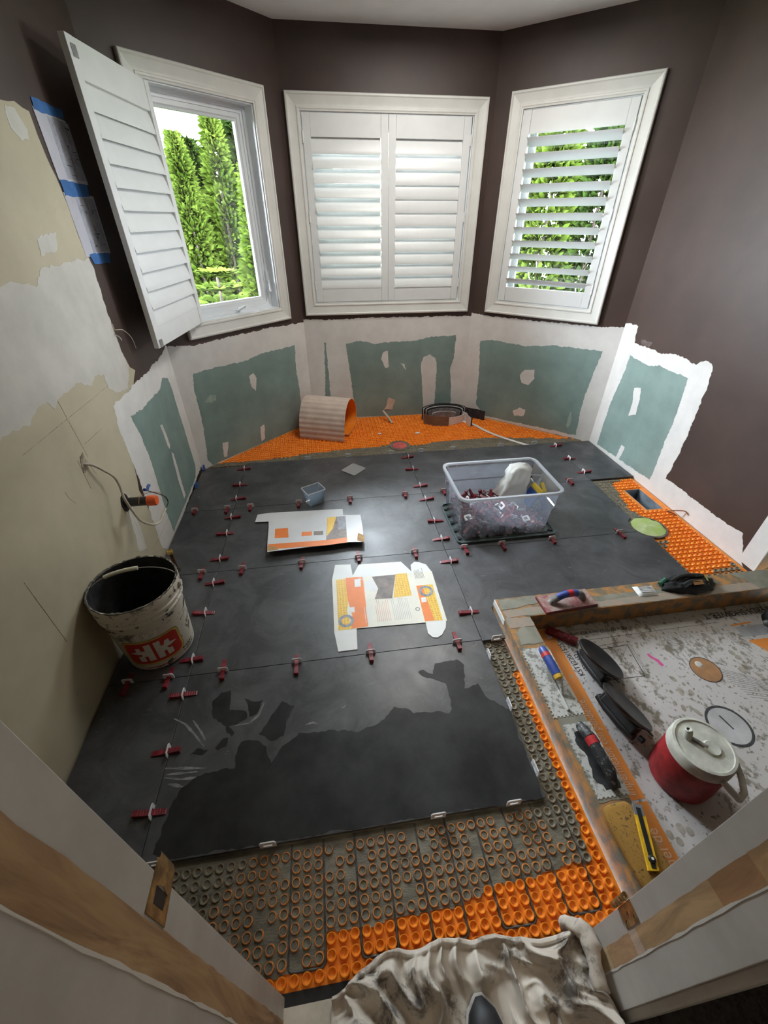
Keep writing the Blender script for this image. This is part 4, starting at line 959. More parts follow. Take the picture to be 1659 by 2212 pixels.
lettering('impermeable con pendiente', .048, .893, .452, PI/2-.02, M['print_pale'], .15, .62)
onpanel([(.905, 1.085), (.928, 1.085), (.930, 1.122), (.907, 1.122)], M['clip'], 'white_label', .0008)
for k in range(3): onpanel([(.910+.006*k, 1.09), (.912+.006*k, 1.09), (.912+.006*k, 1.115), (.910+.006*k, 1.115)], M['ink'], 'printed_line', .0011)

# curb: two legs of foam board meeting in a corner
CZ = .055
curb = thing('shower_curb', 'L-shaped foam shower curb with orange edges and grey mortar on top', 'curb', (.705, .172, -.0755))
def cbox(a, b, m_, name, bev=.0015):
    mb = MB(); mb.span([a[i]-(.705, .172, -.0755)[i] for i in range(3)], [b[i]-(.705, .172, -.0755)[i] for i in range(3)])
    return mb.build(name, m_, curb, bevel=bev)
cbox((.705, .172, -.0755), (.825, 1.142, CZ), M['curb_orange'], 'leg_along_floor')
cbox((.705, 1.142, -.0755), (2.478, 1.262, CZ), M['curb_orange'], 'leg_across')
def ctop(poly, m_, name, h=.0012, seed=0):
    return MB().prism(jag([(x-.705, y-.172) for x, y in poly], .003, .015, seed), CZ+.0755-.001, CZ+.0755+h).build(name, m_, curb)
ctop([(.722, .42), (.822, .42), (.822, .975), (.72, .985)], M['kerdi'], 'mortar_skim', .0009, 1)
ctop([(.72, 1.0), (.822, 1.0), (.822, 1.085), (.76, 1.09), (.725, 1.06)], M['kerdi'], 'mortar_skim', .0012, 2)
ctop([(.71, 1.09), (.823, 1.09), (.823, 1.135), (.71, 1.15)], M['curb_pink'], 'mortar_skim', .0011, 3)
ctop([(.712, 1.195), (.90, 1.21), (.90, 1.255), (.715, 1.255)], M['kerdi'], 'mortar_skim', .0012, 4)
ctop([(.72, 1.146), (.93, 1.146), (.90, 1.19), (.715, 1.19)], M['curb_pink'], 'mortar_skim', .0010, 5)
ctop([(1.0, 1.146), (2.0, 1.146), (2.0, 1.19), (1.3, 1.20), (1.0, 1.195)], M['curb_pink'], 'mortar_skim', .0010, 6)
ctop([(1.02, 1.185), (1.52, 1.188), (1.60, 1.20), (1.52, 1.215), (1.02, 1.212)], M['kerdi'], 'mortar_skim', .0014, 7)
ctop([(2.0, 1.146), (2.16, 1.146), (2.14, 1.258), (1.93, 1.258), (1.98, 1.20)], M['kerdi'], 'mortar_skim', .0012, 8)
ctop([(2.165, 1.146), (2.47, 1.146), (2.47, 1.258), (2.15, 1.258)], M['curb_pink'], 'mortar_skim', .0012, 9)
mb = MB(); mb.prism([(.0, .965), (.0, 1.09), (-.004, 1.09), (-.004, .965)], .10, .129); mb.build('white_tape', M['white'], curb)

# ================================================================= levelling clips with wedges
def clip_mesh():
    """thin plate standing in the joint: frame with a window for the wedge (local x along the joint)"""
    mb = MB(); w, h, t = .021, .0275, .0012
    outer = [(-w, -.009), (w, -.009), (w, h*.75), (w*.72, h), (-w*.72, h), (-w, h*.75)]
    hole = [(-.0095, .0010), (.0095, .0010), (.0095, .0172), (-.0095, .0172)]
    mb.slab(outer, [hole], -t, t, 0, Matrix(((1, 0, 0, 0), (0, 0, -1, 0), (0, 1, 0, 0), (0, 0, 0, 1))))
    return mb.mesh('clip', M['clip'])
def wedge_mesh():
    """ribbed plastic wedge pushed through the clip (local y along the wedge, tall end at -y)"""
    mb = MB(); L = .098; w = .0085
    prof = [(-L*.5, 0), (-L*.5, .0165), (-L*.42, .0165)]
    n = 11
    for i in range(n):
        y = -L*.42+L*.90*i/n; z = .0145-.0115*i/n
        prof += [(y+.001, z), (y+L*.9/n*.85, z-.0003)]
    prof += [(L*.5, .0022), (L*.5, 0)]
    mb.prism(prof, -w, w, 0, Matrix(((0, 0, 1, 0), (1, 0, 0, 0), (0, 1, 0, 0), (0, 0, 0, 1))))
    return mb.mesh('wedge', M['red'])
def bare_clip_mesh():
    mb = MB(); w, h, t = .0235, .027, .0016
    mb.slab([(-w, -.009), (w, -.009), (w, h*.75), (w*.8, h), (-w*.8, h), (-w, h*.75)], [[(-.013, .001), (.013, .001), (.013, .010), (-.013, .010)]], -t, t, 0, Matrix(((1, 0, 0, 0), (0, 0, -1, 0), (0, 1, 0, 0), (0, 0, 0, 1))))
    return mb.mesh('clip', M['clip'])
CLIP, WEDGE, BARE = clip_mesh(), wedge_mesh(), bare_clip_mesh()
def leveller(x, y, along, label, group, wedge=True, jit=.06, name='tile_leveling_clip'):
    """along: angle of the joint"""
    t = thing(name, label, 'leveling clip', (x, y, 0), (0, 0, along), group)
    c = link('clip', CLIP if wedge else BARE, t)
    if wedge:
        w = link('wedge', WEDGE, t); put(w, (0, random.uniform(-.012, .010), .0004), (0, 0, random.uniform(-jit, jit)))
    return t
jn = {'l': 'left lengthwise tile joint', 'm': 'middle lengthwise tile joint', 'r': 'short right-hand tile joint'}
for key, xs, arr in (('l', XS[1], DATA['CL_LEFT']), ('m', XS[2], DATA['CL_MID']), ('r', XS[3], DATA['CL_RIGHT'])):
    for i, y in enumerate(arr):
        leveller(xs, y, PI/2+(PI if i % 3 == 1 else 0)+(0 if key != 'l' or y > 1.1 else PI), 'red wedge in white clip on the %s, %s from the bay' % (jn[key], ORD[i]), 'leveling clips on the lengthwise joints')
for nm, ys, arr in (('crosswise joint beyond the small container', YS[3], DATA['CL_J3']), ('crosswise joint between the two cartons', YS[2], DATA['CL_J2']), ('crosswise joint behind the front tile', YS[1], DATA['CL_J1'])):
    for i, x in enumerate(arr):
        leveller(x, ys, 0, 'wedged clip on the %s, %s from the left' % (nm, ORD[i]), 'leveling clips on the crosswise joints')
for i, x in enumerate(DATA['CL_FRONT']):
    leveller(x, YS[0]-.001, 0, 'bare white clip on the tiles\' front edge, %s from the left' % ORD[i], 'bare clips at the tile edges', False)
for i, y in enumerate(DATA['CL_SIDE']):
    leveller(XS[2]+.0015, y, PI/2, 'bare white clip on the tile edge facing the curb, %s from the bay' % ORD[i], 'bare clips at the tile edges', False)
leveller(.655, YS[1]-.006, 0, 'bare white clip at the small tile piece by the curb corner', 'bare clips at the tile edges', False)
for i, x in enumerate(DATA['CL_BACK']):
    leveller(x, YS[4]+.002, 0, 'bare clip in the mortar along the bay edge, %s from the left' % ORD[i], 'bare clips at the bay edge', False)
# blue wedges wedged under the left wall
M['blue'] = mat('blue_plastic', (.025, .09, .36), .45, .2, 40)
for i, (y, nm) in enumerate(((2.845, 'nearest the corner'), (2.60, 'nearer the camera'))):
    mb = MB(); mb.prism([(-.02, 0), (.02, 0), (.02, .03), (-.02, .006)], -.006, .006, 0, Matrix(((0, 0, 1, 0), (1, 0, 0, 0), (0, 1, 0, 0), (0, 0, 0, 1))))
    o = mb.build('blue_tile_spacer', M['blue']); put(o, (-.944, y, .0005)); tag(o, 'blue plastic wedge at the foot of the left wall, %s' % nm, 'spacer', 'blue wedges')

# ================================================================= bucket
bk = thing('mortar_bucket', 'dirty white pail with a red logo and wire handle by the left wall', 'bucket', (-.800, 1.268, 0))
M['pail'] = speckled('scuffed_white_pail', (.62, .58, .49), (.13, .12, .10), .585, 9, .5, 40)
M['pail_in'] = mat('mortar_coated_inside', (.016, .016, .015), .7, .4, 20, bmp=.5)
M['crust'] = mat('dried_grey_mortar', (.15, .14, .12), .9, .35, 30, bmp=.8, bscale=50)
BH = .372; r0, r1 = .131, .150
def rb(z): return r0+(r1-r0)*min(1, z/.30)
prof = [(.0001, .0), (r0-.006, .0), (r0, .006)]+[(rb(z), z) for z in (.08, .16, .24, .275)]
prof += [(.157, .281), (.157, .288), (.151, .291), (.151, .303), (.1585, .307), (.1585, .314), (.152, .317), (.152, .334), (.160, .340), (.160, BH-.006), (.1575, BH), (.153, BH)]
mb = MB(); mb.lathe(prof, 56); mb.build('shell', M['pail'], bk, smooth=.6)
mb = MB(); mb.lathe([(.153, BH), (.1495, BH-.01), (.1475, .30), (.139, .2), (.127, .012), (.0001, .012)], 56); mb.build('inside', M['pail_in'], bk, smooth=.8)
mb = MB(); rnd = random.Random(2); n = 90; pts = []
path = [(.1565*math.cos(2*PI*i/n), .1565*math.sin(2*PI*i/n), BH-.002+rnd.uniform(-.002, .0035)) for i in range(n+1)]
mb.tube(path, [rnd.uniform(.002, .006) for _ in path], 6); mb.build('mortar_crust', M['crust'], bk, smooth=True)
# smears under the ribs
for i in range(26):
    a = rnd.uniform(-2.9, .2); z = rnd.choice([.283, .297, .312, .325, .345, .27]); da = rnd.uniform(.03, .16); dz = rnd.uniform(.003, .010)
    vs = []; k = 6
    for j in range(k+1):
        aa = a+da*j/k; e = math.sin(PI*j/k)*dz*rnd.uniform(.5, 1.2)
        R_ = .1612 if z > .33 else (.1592 if z > .3 else .1578)
        vs += [(R_*math.cos(aa), R_*math.sin(aa), z-e), (R_*math.cos(aa), R_*math.sin(aa), z+e*.6)]
    mb = MB(); mb.add(vs, [[2*j, 2*j+2, 2*j+3, 2*j+1] for j in range(k)]); mb.build('mortar_smear', M['crust'], bk)
# wire bail lying on the rim with its white grip
ear = [(-.166, .02), (.160, .045)]
mb = MB(); wire = []
th0 = math.radians(8); th1 = math.radians(188)
A_ = Vector((.163*math.cos(th0), .163*math.sin(th0), .330)); B_ = Vector((.163*math.cos(th1), .163*math.sin(th1), .330))
for i in range(25):
    t = i/24; a = PI*t
    c = (A_+B_)/2; axis = (A_-B_)/2
    sidev = Vector((-axis.y, axis.x, 0)).normalized()
    wire.append(c+axis*math.cos(a)+(sidev*.045+Vector((0, 0, .075)))*math.sin(a)**.8)
mb.tube(wire, .0022, 8); bail = mb.build('wire_bail', M['metal'], bk, smooth=True)
M['grip'] = mat('ivory_plastic', (.70, .68, .55), .5)
MB().tube(wire[11:18], .0085, 10).build('grip', M['grip'], bail, smooth=True)
for P0 in (A_, B_):
    mb = MB(); mb.lathe([(.0001, 0), (.015, 0), (.013, .010), (.0001, .012)], 16, M=Matrix.Translation(Vector((P0.x*.955, P0.y*.955, P0.z))) @ Vector((P0.x, P0.y, 0)).to_track_quat('Z', 'Y').to_matrix().to_4x4()); mb.build('bail_ear', M['pail'], bk, smooth=.6)
# logo: red rounded label with a yellow rim and white block letters, curved onto the pail
def curved(poly, off, a_c, z_c, m_, name, par, k=1.12):
    poly = [(p[0]*k, p[1]*k) for p in poly]
    """poly in metres (u around, v up) bent onto the pail"""
    b = bmesh.new(); f = b.faces.new([b.verts.new((p[0], p[1], 0)) for p in poly])
    us = [p[0] for p in poly]
    x = min(us)+.008
    while x < max(us):
        bmesh.ops.bisect_plane(b, geom=b.verts[:]+b.edges[:]+b.faces[:], plane_co=(x, 0, 0), plane_no=(1, 0, 0)); x += .008
    for v in b.verts:
        z = z_c+v.co.y; R_ = rb(z)+off; a = a_c+v.co.x/rb(z)
        v.co = (R_*math.cos(a), R_*math.sin(a), z)
    bmesh.ops.triangulate(b, faces=b.faces)
    me = bpy.data.meshes.new(name); b.to_mesh(me); b.free(); me.materials.append(m_)
    return link(name, me, par)
def rrect(w, h, r, n=5, cut=0):
    pts = []
    for cx_, cy_, a in ((w-r, h-r, 0), (-w+r, h-r, 90), (-w+r, -h+r, 180), (w-r, -h+r, 270)):
        pts += [(cx_+r*math.cos(math.radians(a+90*k/n)), cy_+r*math.sin(math.radians(a+90*k/n))) for k in range(n+1)]
    return pts
AC = math.radians(-72); ZC = .118
M['logo_y'] = mat('yellow_ink', (.62, .45, .10), .5); M['logo_r'] = speckled('worn_red_ink', (.50, .035, .02), (.40, .30, .24), .66, 60, .45, 150)
M['logo_w'] = speckled('worn_white_ink', (.72, .70, .62), (.30, .28, .24), .60, 50, .5, 120)
M['logo_k'] = mat('dark_green_ink', (.05, .07, .05), .6)
lg = curved(rrect(.0985, .0685, .026), .0006, AC, ZC, M['logo_k'], 'logo', bk)
curved(rrect(.097, .067, .026), .0010, AC, ZC, M['logo_y'], 'logo_rim', lg)
curved(rrect(.089, .059, .021), .0014, AC, ZC, M['logo_r'], 'logo_field', lg)
def H_left():   # letter with its crossbar drawn out to a point on the left
    return [(-.005, -.045), (-.005, .046), (-.026, .046), (-.026, .016), (-.040, .016), (-.040, .034), (-.054, .034), (-.054, .016), (-.078, .004), (-.054, -.002), (-.040, -.002), (-.046, -.014), (-.056, -.014), (-.056, -.045), (-.036, -.045), (-.036, -.016), (-.026, -.016), (-.026, -.045)]
hl = H_left(); hr = [(-x, y) for x, y in hl]
curved(hl, .0018, AC, ZC, M['logo_w'], 'logo_letter', lg); curved(hr[::-1], .0018, AC, ZC, M['logo_w'], 'logo_letter', lg)
curved([(-.05, -.086), (.05, -.084), (.05, -.088), (-.05, -.090)], .0008, AC, ZC, M['logo_r'], 'print_line', bk)
for k in range(3): curved([(-.035+.026*k, .078), (-.021+.026*k, .078), (-.021+.026*k, .104), (-.026+.026*k, .104), (-.026+.026*k, .086), (-.031+.026*k, .086), (-.031+.026*k, .104), (-.035+.026*k, .104)], .0008, AC, ZC, M['logo_w'], 'print_mark', bk)
for k in range(5): curved([(.085+.012*k, -.07), (.094+.012*k, -.07), (.094+.012*k, -.064), (.085+.012*k, -.064)], .0008, AC, ZC, M['ink'], 'print_mark', bk)
for k, (u, v, w_, h_) in enumerate(((.12, .06, .05, .012), (.16, .02, .03, .02), (.145, -.02, .02, .03), (.02, -.10, .02, .03), (-.02, -.095, .03, .008), (.10, -.09, .05, .008), (.165, .08, .03, .03))):
    curved(jag([(u, v), (u+w_, v+.01), (u+w_, v+h_), (u, v+h_*.6)], .003, .006, k), .0008, AC, ZC, M['crust'], 'mortar_smear', bk)

# ================================================================= left wall fittings
pw = thing('drain_stub', 'black drain pipe stub with an orange cap in the left wall', 'pipe', (-.965, 1.742, .445))
RX = Matrix.Rotation(PI/2, 4, 'Y')
MB().lathe([(.0001, -.03), (.0215, -.03), (.0215, .108), (.0001, .108)], 24, M=RX).build('pipe', M['black'], pw, smooth=.6)
MB().lathe([(.0215, .1), (.0245, .102), (.0245, .136), (.021, .142), (.0001, .142)], 24, M=RX).build('test_cap', mat('orange_cap', (.78, .12, .025), .5), pw, smooth=.6)
MB().prism(jag([(.038*math.cos(t), .045*math.sin(t)) for t in [k*PI/6 for k in range(12)]], .006, .012, 9), .0008, .0035, 0, Matrix(((0, 0, 1, 0), (1, 0, 0, 0), (0, 1, 0, 0), (0, 0, 0, 1)))).build('wall_cutout', M['dark'], pw)
def smooth_path(ps, n=6):
    ps = [Vector(p) for p in ps]; out = []
    for i in range(len(ps)-1):
        p0, p1, p2, p3 = ps[max(0, i-1)], ps[i], ps[i+1], ps[min(len(ps)-1, i+2)]
        for k in range(n):
            t = k/n
            out.append(.5*((2*p1)+(p2-p0)*t+(2*p0-5*p1+4*p2-p3)*t*t+(3*p1-p0-3*p2+p3)*t**3))
    out.append(ps[-1]); return out
cb = thing('electrical_cable', 'cream electrical cable hanging in a loop from the left wall over the capped pipe', 'cable', DATA['CABLE'][0])
o0 = Vector(DATA['CABLE'][0])
M['cream'] = mat('cream_cable_sheath', (.52, .47, .37), .5, .1, 30)
MB().tube([p-o0 for p in smooth_path(DATA['CABLE'])], .0055, 8).build('sheath', M['cream'], cb, smooth=True)
MB().tube([p-o0 for p in smooth_path(DATA['CABLE_BLACK'])], .0024, 8).build('black_wire', M['black'], cb, smooth=True)
e_ = Vector(DATA['CABLE_BLACK'][-1])-o0
M['copper'] = mat('bare_copper', (.5, .28, .16), .4, metal=.7)
MB().tube([p-o0 for p in smooth_path([DATA['CABLE_BLACK'][1], Vector(DATA['CABLE_BLACK'][3])+Vector((.0, .0, .012)), Vector(DATA['CABLE_BLACK'][5])+Vector((-.01, -.05, .008)), Vector(DATA['CABLE_BLACK'][5])+Vector((-.02, -.08, -.02))])], .0014, 6).build('bare_wire', M['copper'], cb, smooth=True)
for dy, a in ((-.012, .7), (.014, -.5)):
    MB().tube([e_+Vector((0, 0, .002)), e_+Vector((0, dy, .012)), e_+Vector((0, dy*2.2, .016+.008*a))], [.004, .0065, .007], 10).build('wire_nut', M['blue'], cb, smooth=True)
MB().prism(jag([(.0, .03), (.03, .035), (.02, -.035), (-.02, -.03)], .005, .01, 3), .0012, .003, 0, Matrix(((0, 0, 1, 0), (1, 0, 0, 0), (0, 1, 0, 0), (0, 0, 0, 1)))).build('wall_hole', mat('torn_paper', (.33, .28, .20), .9, .3, 60), cb)
for i, w_ in enumerate(DATA['WIRES']):
    o = MB().tube([p-Vector(w_[0]) for p in smooth_path(w_)], .0018, 6).build('loose_wire', M['cream'] if i == 0 else M['clip'], None, smooth=True); o.location = w_[0]
    tag(o, ['thin pale wire curling out of the dark wall below the papers', 'short white wire end sticking out beside the longer wire'][i], 'wire', 'wires at the patched corner')
# brass capped supply pipe rising from the tile
sx_, sy_ = DATA['PIPE_STUB'][0]
st = thing('supply_pipe', 'capped copper supply pipe standing behind the pail', 'pipe', (sx_, sy_, 0))
MB().lathe([(.0001, 0), (.0095, 0), (.0095, .125), (.0001, .125)], 16).build('pipe', mat('dark_copper', (.16, .075, .035), .4, .3, 40, metal=.6), st, smooth=.6)
MB().lathe([(.0095, .118), (.0150, .120), (.0150, .133), (.0125, .137), (.009, .137), (.009, .133), (.0001, .133)], 16).build('cap', mat('brass_cap', (.60, .42, .12), .3, metal=.8), st, smooth=.6)
MB().lathe([(.0095, .0002), (.019, .0002), (.017, .004), (.0095, .005)], 16).build('floor_collar', M['dark'], st)
# two drawing sheets held by blue tape on the left wall
M['paper'] = mat('drawing_paper', (.52, .51, .56), .8, .04, 5); M['tape'] = mat('blue_painters_tape', (.030, .13, .36), .7, .1, 30)
LWM = Matrix(((0, 0, 1, -.965), (1, 0, 0, 0), (0, 1, 0, 0), (0, 0, 0, 1)))
for i, (p, nm) in enumerate(zip(DATA['PAPERS'], ('upper', 'lower'))):
    t = thing('drawing_sheet', '%s sketch sheet taped to the dark wall behind the open shutter' % nm, 'paper', group='taped sketch sheets')
    MB().prism(p, .0015, .0021, 0, LWM).build('sheet', M['paper'], t)
    (a0, b0), (a1, b1) = p[0], p[2]
    rnd = random.Random(i+3)
    MB().prism([(a0+.09, b0-.012), (a1-.006, b0-.014), (a1-.008, b1+.012), (a0+.085, b1+.01)], .0021, .0023, 0, LWM).build('printed_plan', mat('faint_plan_print', (.36, .36, .41), .8, .1, 40), t)
    mb = MB()
    for k in range(16):
        x = a0+.10+rnd.random()*.13; y = b1+.02+rnd.random()*(b0-b1-.05); L = rnd.uniform(.01, .05)
        if k % 2: mb.prism([(x, y), (min(a1-.01, x+L), y+rnd.uniform(-.01, .01)), (min(a1-.01, x+L), y+.0016), (x, y+.0018)], .0023, .0025, 0, LWM)
        else: mb.prism([(x, y), (x+.0016, y), (x+.002, min(b0-.015, y+L)), (x, min(b0-.015, y+L))], .0023, .0025, 0, LWM)
    o = mb.build('pencil_marks', M['ink'], t); o['kind'] = 'stuff'
for p, nm in zip(DATA['TAPES'], ('above the upper sheet', 'between the two sheets', 'below the lower sheet')):
    o = MB().prism(jag(p, .002, .01, 5), .0024, .0032, 0, LWM).build('masking_tape', M['tape']); tag(o, 'strip of blue painter tape %s on the left wall' % nm, 'tape', 'blue tape strips')

# ================================================================= storage bin with clips
M['bin'] = clear('milky_clear_plastic', (.66, .74, .88), .24, .10, .12)
M['binrim'] = clear('milky_bin_rim', (.85, .89, .95), .62, .10, .2)
BX, BY = .955, 1.945
lid = thing('bin_lid', 'dark grey-green plastic lid lying upside down under the clear bin', 'lid', (BX+.013, 1.936, 0), (0, 0, .008))
M['lid'] = mat('grey_green_lid', (.060, .085, .085), .4, .15, 20)
def ring_loft(mb, secs, n=6, mi=0):
    """rounded-rectangle sections (half x, half y, corner r, z)"""
    o = len(mb.v); k = 4*(n+1)
    for hx_, hy_, r_, z in secs:
        mb.add([(p[0], p[1], z) for p in rrect2(hx_, hy_, r_, n)], [], mi)
    for j in range(len(secs)-1):
        for i in range(k):
            i2 = (i+1) % k
            mb.f.append([o+j*k+i, o+j*k+i2, o+(j+1)*k+i2, o+(j+1)*k+i]); mb.m.append(mi)
    return o, k
def rrect2(w, h, r, n=6): return rrect(w, h, r, n)
mb = MB(); o_, k_ = ring_loft(mb, [(.298, .200, .03, .0005), (.300, .202, .03, .016), (.292, .194, .028, .016), (.290, .192, .028, .004), (.268, .172, .025, .004), (.264, .168, .025, .010)])
mb.f.append([o_+5*k_+i for i in range(k_)]); mb.m.append(0); mb.f.append([o_+i for i in range(k_-1, -1, -1)]); mb.m.append(0)
mb.build('lid_plate', M['lid'], lid, smooth=.5)
for s in (-1, 1):
    for k in range(5):
        mb = MB(); mb.prism(arc(0, 0, .014, 0, 300, 5), .0045, .012); o = mb.build('lid_cell', M['black'], lid); o.location = (s*.279, -.15+.075*k, 0)
bn = thing('storage_bin', 'clear plastic storage bin half full of clips and wedges', 'bin', (BX, BY, .011), (0, 0, .0))
H_ = .29
mb = MB(); o_, k_ = ring_loft(mb, [(.252, .172, .035, 0), (.258, .178, .038, .008), (.272, .186, .04, .17), (.278, .191, .04, .175), (.285, .196, .042, H_-.012)])
mb.f.append([o_+i for i in range(k_-1, -1, -1)]); mb.m.append(0)
mb.build('tub', M['bin'], bn, smooth=.6)
mb = MB(); o_, k_ = ring_loft(mb, [(.285, .196, .042, H_-.012), (.299, .209, .05, H_-.014), (.299, .209, .05, H_), (.284, .195, .042, H_), (.285, .196, .042, H_-.012)])
mb.build('rim', M['binrim'], bn, smooth=.5)
for sx2, sy2, rz in ((-.2, .198, 0), (-.12, .198, 0), (.15, .198, 0), (.22, .198, 0), (.288, .08, 1.57), (.288, -.08, 1.57)):
    mb = MB(); mb.box((0, 0, 0), (.004, .006, .02)); o = mb.build('rim_rib', M['binrim'], bn); put(o, (sx2, sy2*.985, H_-.022), (0, 0, rz))
# jumble of clips at the bottom (uncountable) and the loose ones on top
rnd = random.Random(21); jb = MB()
def rotm(): return Matrix.Rotation(rnd.uniform(0, 6.28), 4, 'Z') @ Matrix.Rotation(rnd.uniform(-1.2, 1.2), 4, 'X') @ Matrix.Rotation(rnd.uniform(-.7, .7), 4, 'Y')
def pile_h(x, y): return .100+.025*math.cos((x+.06)*6)*math.cos(y*7)-.06*max(0, x-.02)/.22
for i in range(420):
    x, y = rnd.uniform(-.222, .222), rnd.uniform(-.142, .142); z = rnd.uniform(.012, max(.03, pile_h(x, y)-.03))
    T_ = Matrix.Translation((BX+x, BY+y, .011+z)) @ rotm()
    src, mi = (WEDGE, 1) if rnd.random() < .62 else (CLIP, 0)
    jb.add([v.co for v in src.vertices], [list(p.vertices) for p in src.polygons], mi, T_)
o = jb.build('loose_clip_jumble', [M['clip'], M['red']], None, fix=False); tag(o, 'jumble of white clips and red wedges filling the bottom of the clear bin', 'clips', kind='stuff')
for i in range(36):
    x, y = rnd.uniform(-.20, .12), rnd.uniform(-.115, .115); z = pile_h(x, y)-.012
    o = link('loose_wedge', WEDGE); o.matrix_world = Matrix.Translation((BX+x, BY+y, .011+z)) @ rotm(); tag(o, 'loose red wedge on top of the heap in the clear bin', 'wedge', 'loose wedges in the bin')
for i in range(34):
    x, y = rnd.uniform(-.21, .19), rnd.uniform(-.13, .13); z = pile_h(x, y)-.008
    o = link('loose_clip', CLIP); o.matrix_world = Matrix.Translation((BX+x, BY+y, .011+z)) @ rotm(); tag(o, 'loose white clip on top of the heap in the clear bin', 'clip', 'loose clips in the bin')
# crumpled white bag leaning in the far right corner
M['bag'] = clear('white_plastic_bag', (.85, .84, .80), .86, .04, .4)
mb = MB(); n, m_ = 28, 16; vs = []
for j in range(m_+1):
    v = j/m_; z = .02+.26*v
    for i in range(n):
        a = 2*PI*i/n
        sq = 1/max(abs(math.cos(a)), abs(math.sin(a)))**.55
        rx = (.115-.055*v)*sq; ry = (.075-.030*v)*sq
        f_ = 1+.22*noise.noise((math.cos(a)*2.2, math.sin(a)*2.2, v*5))+.12*noise.noise((math.cos(a)*6, math.sin(a)*6, v*11))
        vs.append((rx*f_*math.cos(a)+.035*v-.04*(1-v), ry*f_*math.sin(a)+.03*v, z+.02*noise.noise((a, v*4, 2))))
vs.append((.03, .03, .285)); fs = [[j*n+i, j*n+(i+1) % n, (j+1)*n+(i+1) % n, (j+1)*n+i] for j in range(m_) for i in range(n)]+[[m_*n+i, m_*n+(i+1) % n, (m_+1)*n] for i in range(n)]
mb.add(vs, fs); o = mb.build('plastic_bag', M['bag'], None, smooth=3.0); put(o, (BX+.135, BY+.075, .02)); tag(o, 'crumpled white plastic bag standing in the corner of the clear bin', 'bag')
pk = thing('tile_accessory_pack', 'small blue and yellow pack beside the white bag in the bin', 'packet', (BX+.225, BY+.02, .13), (.2, .5, .3))
MB().box((0, 0, 0), (.02, .09, .10)).build('blue_panel', M['blue'], pk, bevel=.003)
MB().box((0, 0, .065), (.021, .091, .03)).build('yellow_panel', mat('yellow_card', (.75, .55, .05), .6), pk, bevel=.003)

# ================================================================= small container and its lid
M['tub'] = clear('clear_deli_plastic', (.52, .72, .96), .50, .10, .1); M['tubrim'] = clear('clear_deli_rim', (.9, .94, 1), .7, .1, .2)
sc = thing('small_container', 'small square clear container on the edge of the cardboard', 'container', (-.134, 2.298, .0003), (0, 0, .46))
mb = MB(); o_, k_ = ring_loft(mb, [(.048, .038, .008, 0), (.050, .040, .008, .003), (.060, .048, .010, .098)]); mb.f.append([o_+i for i in range(k_-1, -1, -1)]); mb.m.append(0); mb.build('tub', M['tub'], sc, smooth=.6)
mb = MB(); ring_loft(mb, [(.060, .048, .010, .096), (.065, .053, .012, .096), (.065, .053, .012, .102), (.059, .047, .010, .102)]); mb.build('rim', M['tubrim'], sc, smooth=.5)
mb = MB(); mb.box((.0575, 0, .055), (.0012, .045, .045), 0, Matrix.Rotation(.1, 4, 'Y')); mb.build('label', M['clip'], sc)
mb = MB()
for k in range(4): mb.box((.0588, 0, .042+.008*k), (.0008, .03, .003), 0, Matrix.Rotation(.1, 4, 'Y'))
o = mb.build('label_text', M['ink'], sc); o['kind'] = 'stuff'
MB().lathe([(.0001, .008), (.03, .012), (.036, .004)], 12).build('residue', M['cable'], sc)
sl = thing('container_lid', 'square translucent lid lying on the tiles behind the small container', 'lid', (.155, 2.682, .0003), (0, 0, -.12))
mb = MB(); o_, k_ = ring_loft(mb, [(.066, .062, .012, 0), (.068, .064, .012, .006), (.060, .056, .010, .006), (.058, .054, .010, .004)]); mb.f.append([o_+3*k_+i for i in range(k_)]); mb.m.append(0); mb.build('lid_plate', clear('frosted_lid', (.80, .80, .80), .75, .06, .3), sl, smooth=.5); sl.rotation_euler = (0, 0, .78)

# ================================================================= flattened cartons
M['card_w'] = mat('white_coated_card', (.72, .73, .71), .38, .03, 5); M['card_b'] = mat('brown_card', (.46, .28, .12), .8, .1, 30)
M['p_or'] = mat('orange_carton_print', (.80, .20, .02), .4, .05, 10); M['p_gr'] = mat('grey_cable_print', (.28, .29, .31), .5, .2, 60); M['p_br'] = mat('brown_photo_print', (.20, .16, .14), .45, .25, 14)
M['p_cr'] = mat('cream_print', (.74, .72, .62), .4, .03, 8)
def dots_yellow():
    m, nt, b = nodes_of('yellow_membrane_print'); v = coords(nt, 'Object'); vo = nt.nodes.new('ShaderNodeTexVoronoi'); vo.inputs['Scale'].default_value = 75; vo.inputs['Randomness'].default_value = .3
    nt.links.new(v, vo.inputs['Vector'])
    nt.links.new(ramp(nt, vo.outputs['Distance'], [(.28, (.62, .34, .02)), (.40, (.80, .52, .06))]), b.inputs['Base Color']); b.inputs['Roughness'].default_value = .4
    return m
M['p_ye'] = dots_yellow()
def flat_poly(pts, org, z0, z1, name, m_, par): return MB().prism([(x-org[0], y-org[1]) for x, y in pts], z0, z1).build(name, m_, par)
B2 = DATA['BOX2']; P2 = DATA['B2P']; og = (.21, 1.38)
b2 = thing('flattened_carton', 'opened carton sheet with orange, yellow and white print and rounded flaps', 'carton', (og[0], og[1], .0003))
flat_poly(B2, og, 0, .0030, 'board', M['card_w'], b2)
flat_poly(P2['body'], og, .0029, .0032, 'printed_face', M['p_cr'], b2)
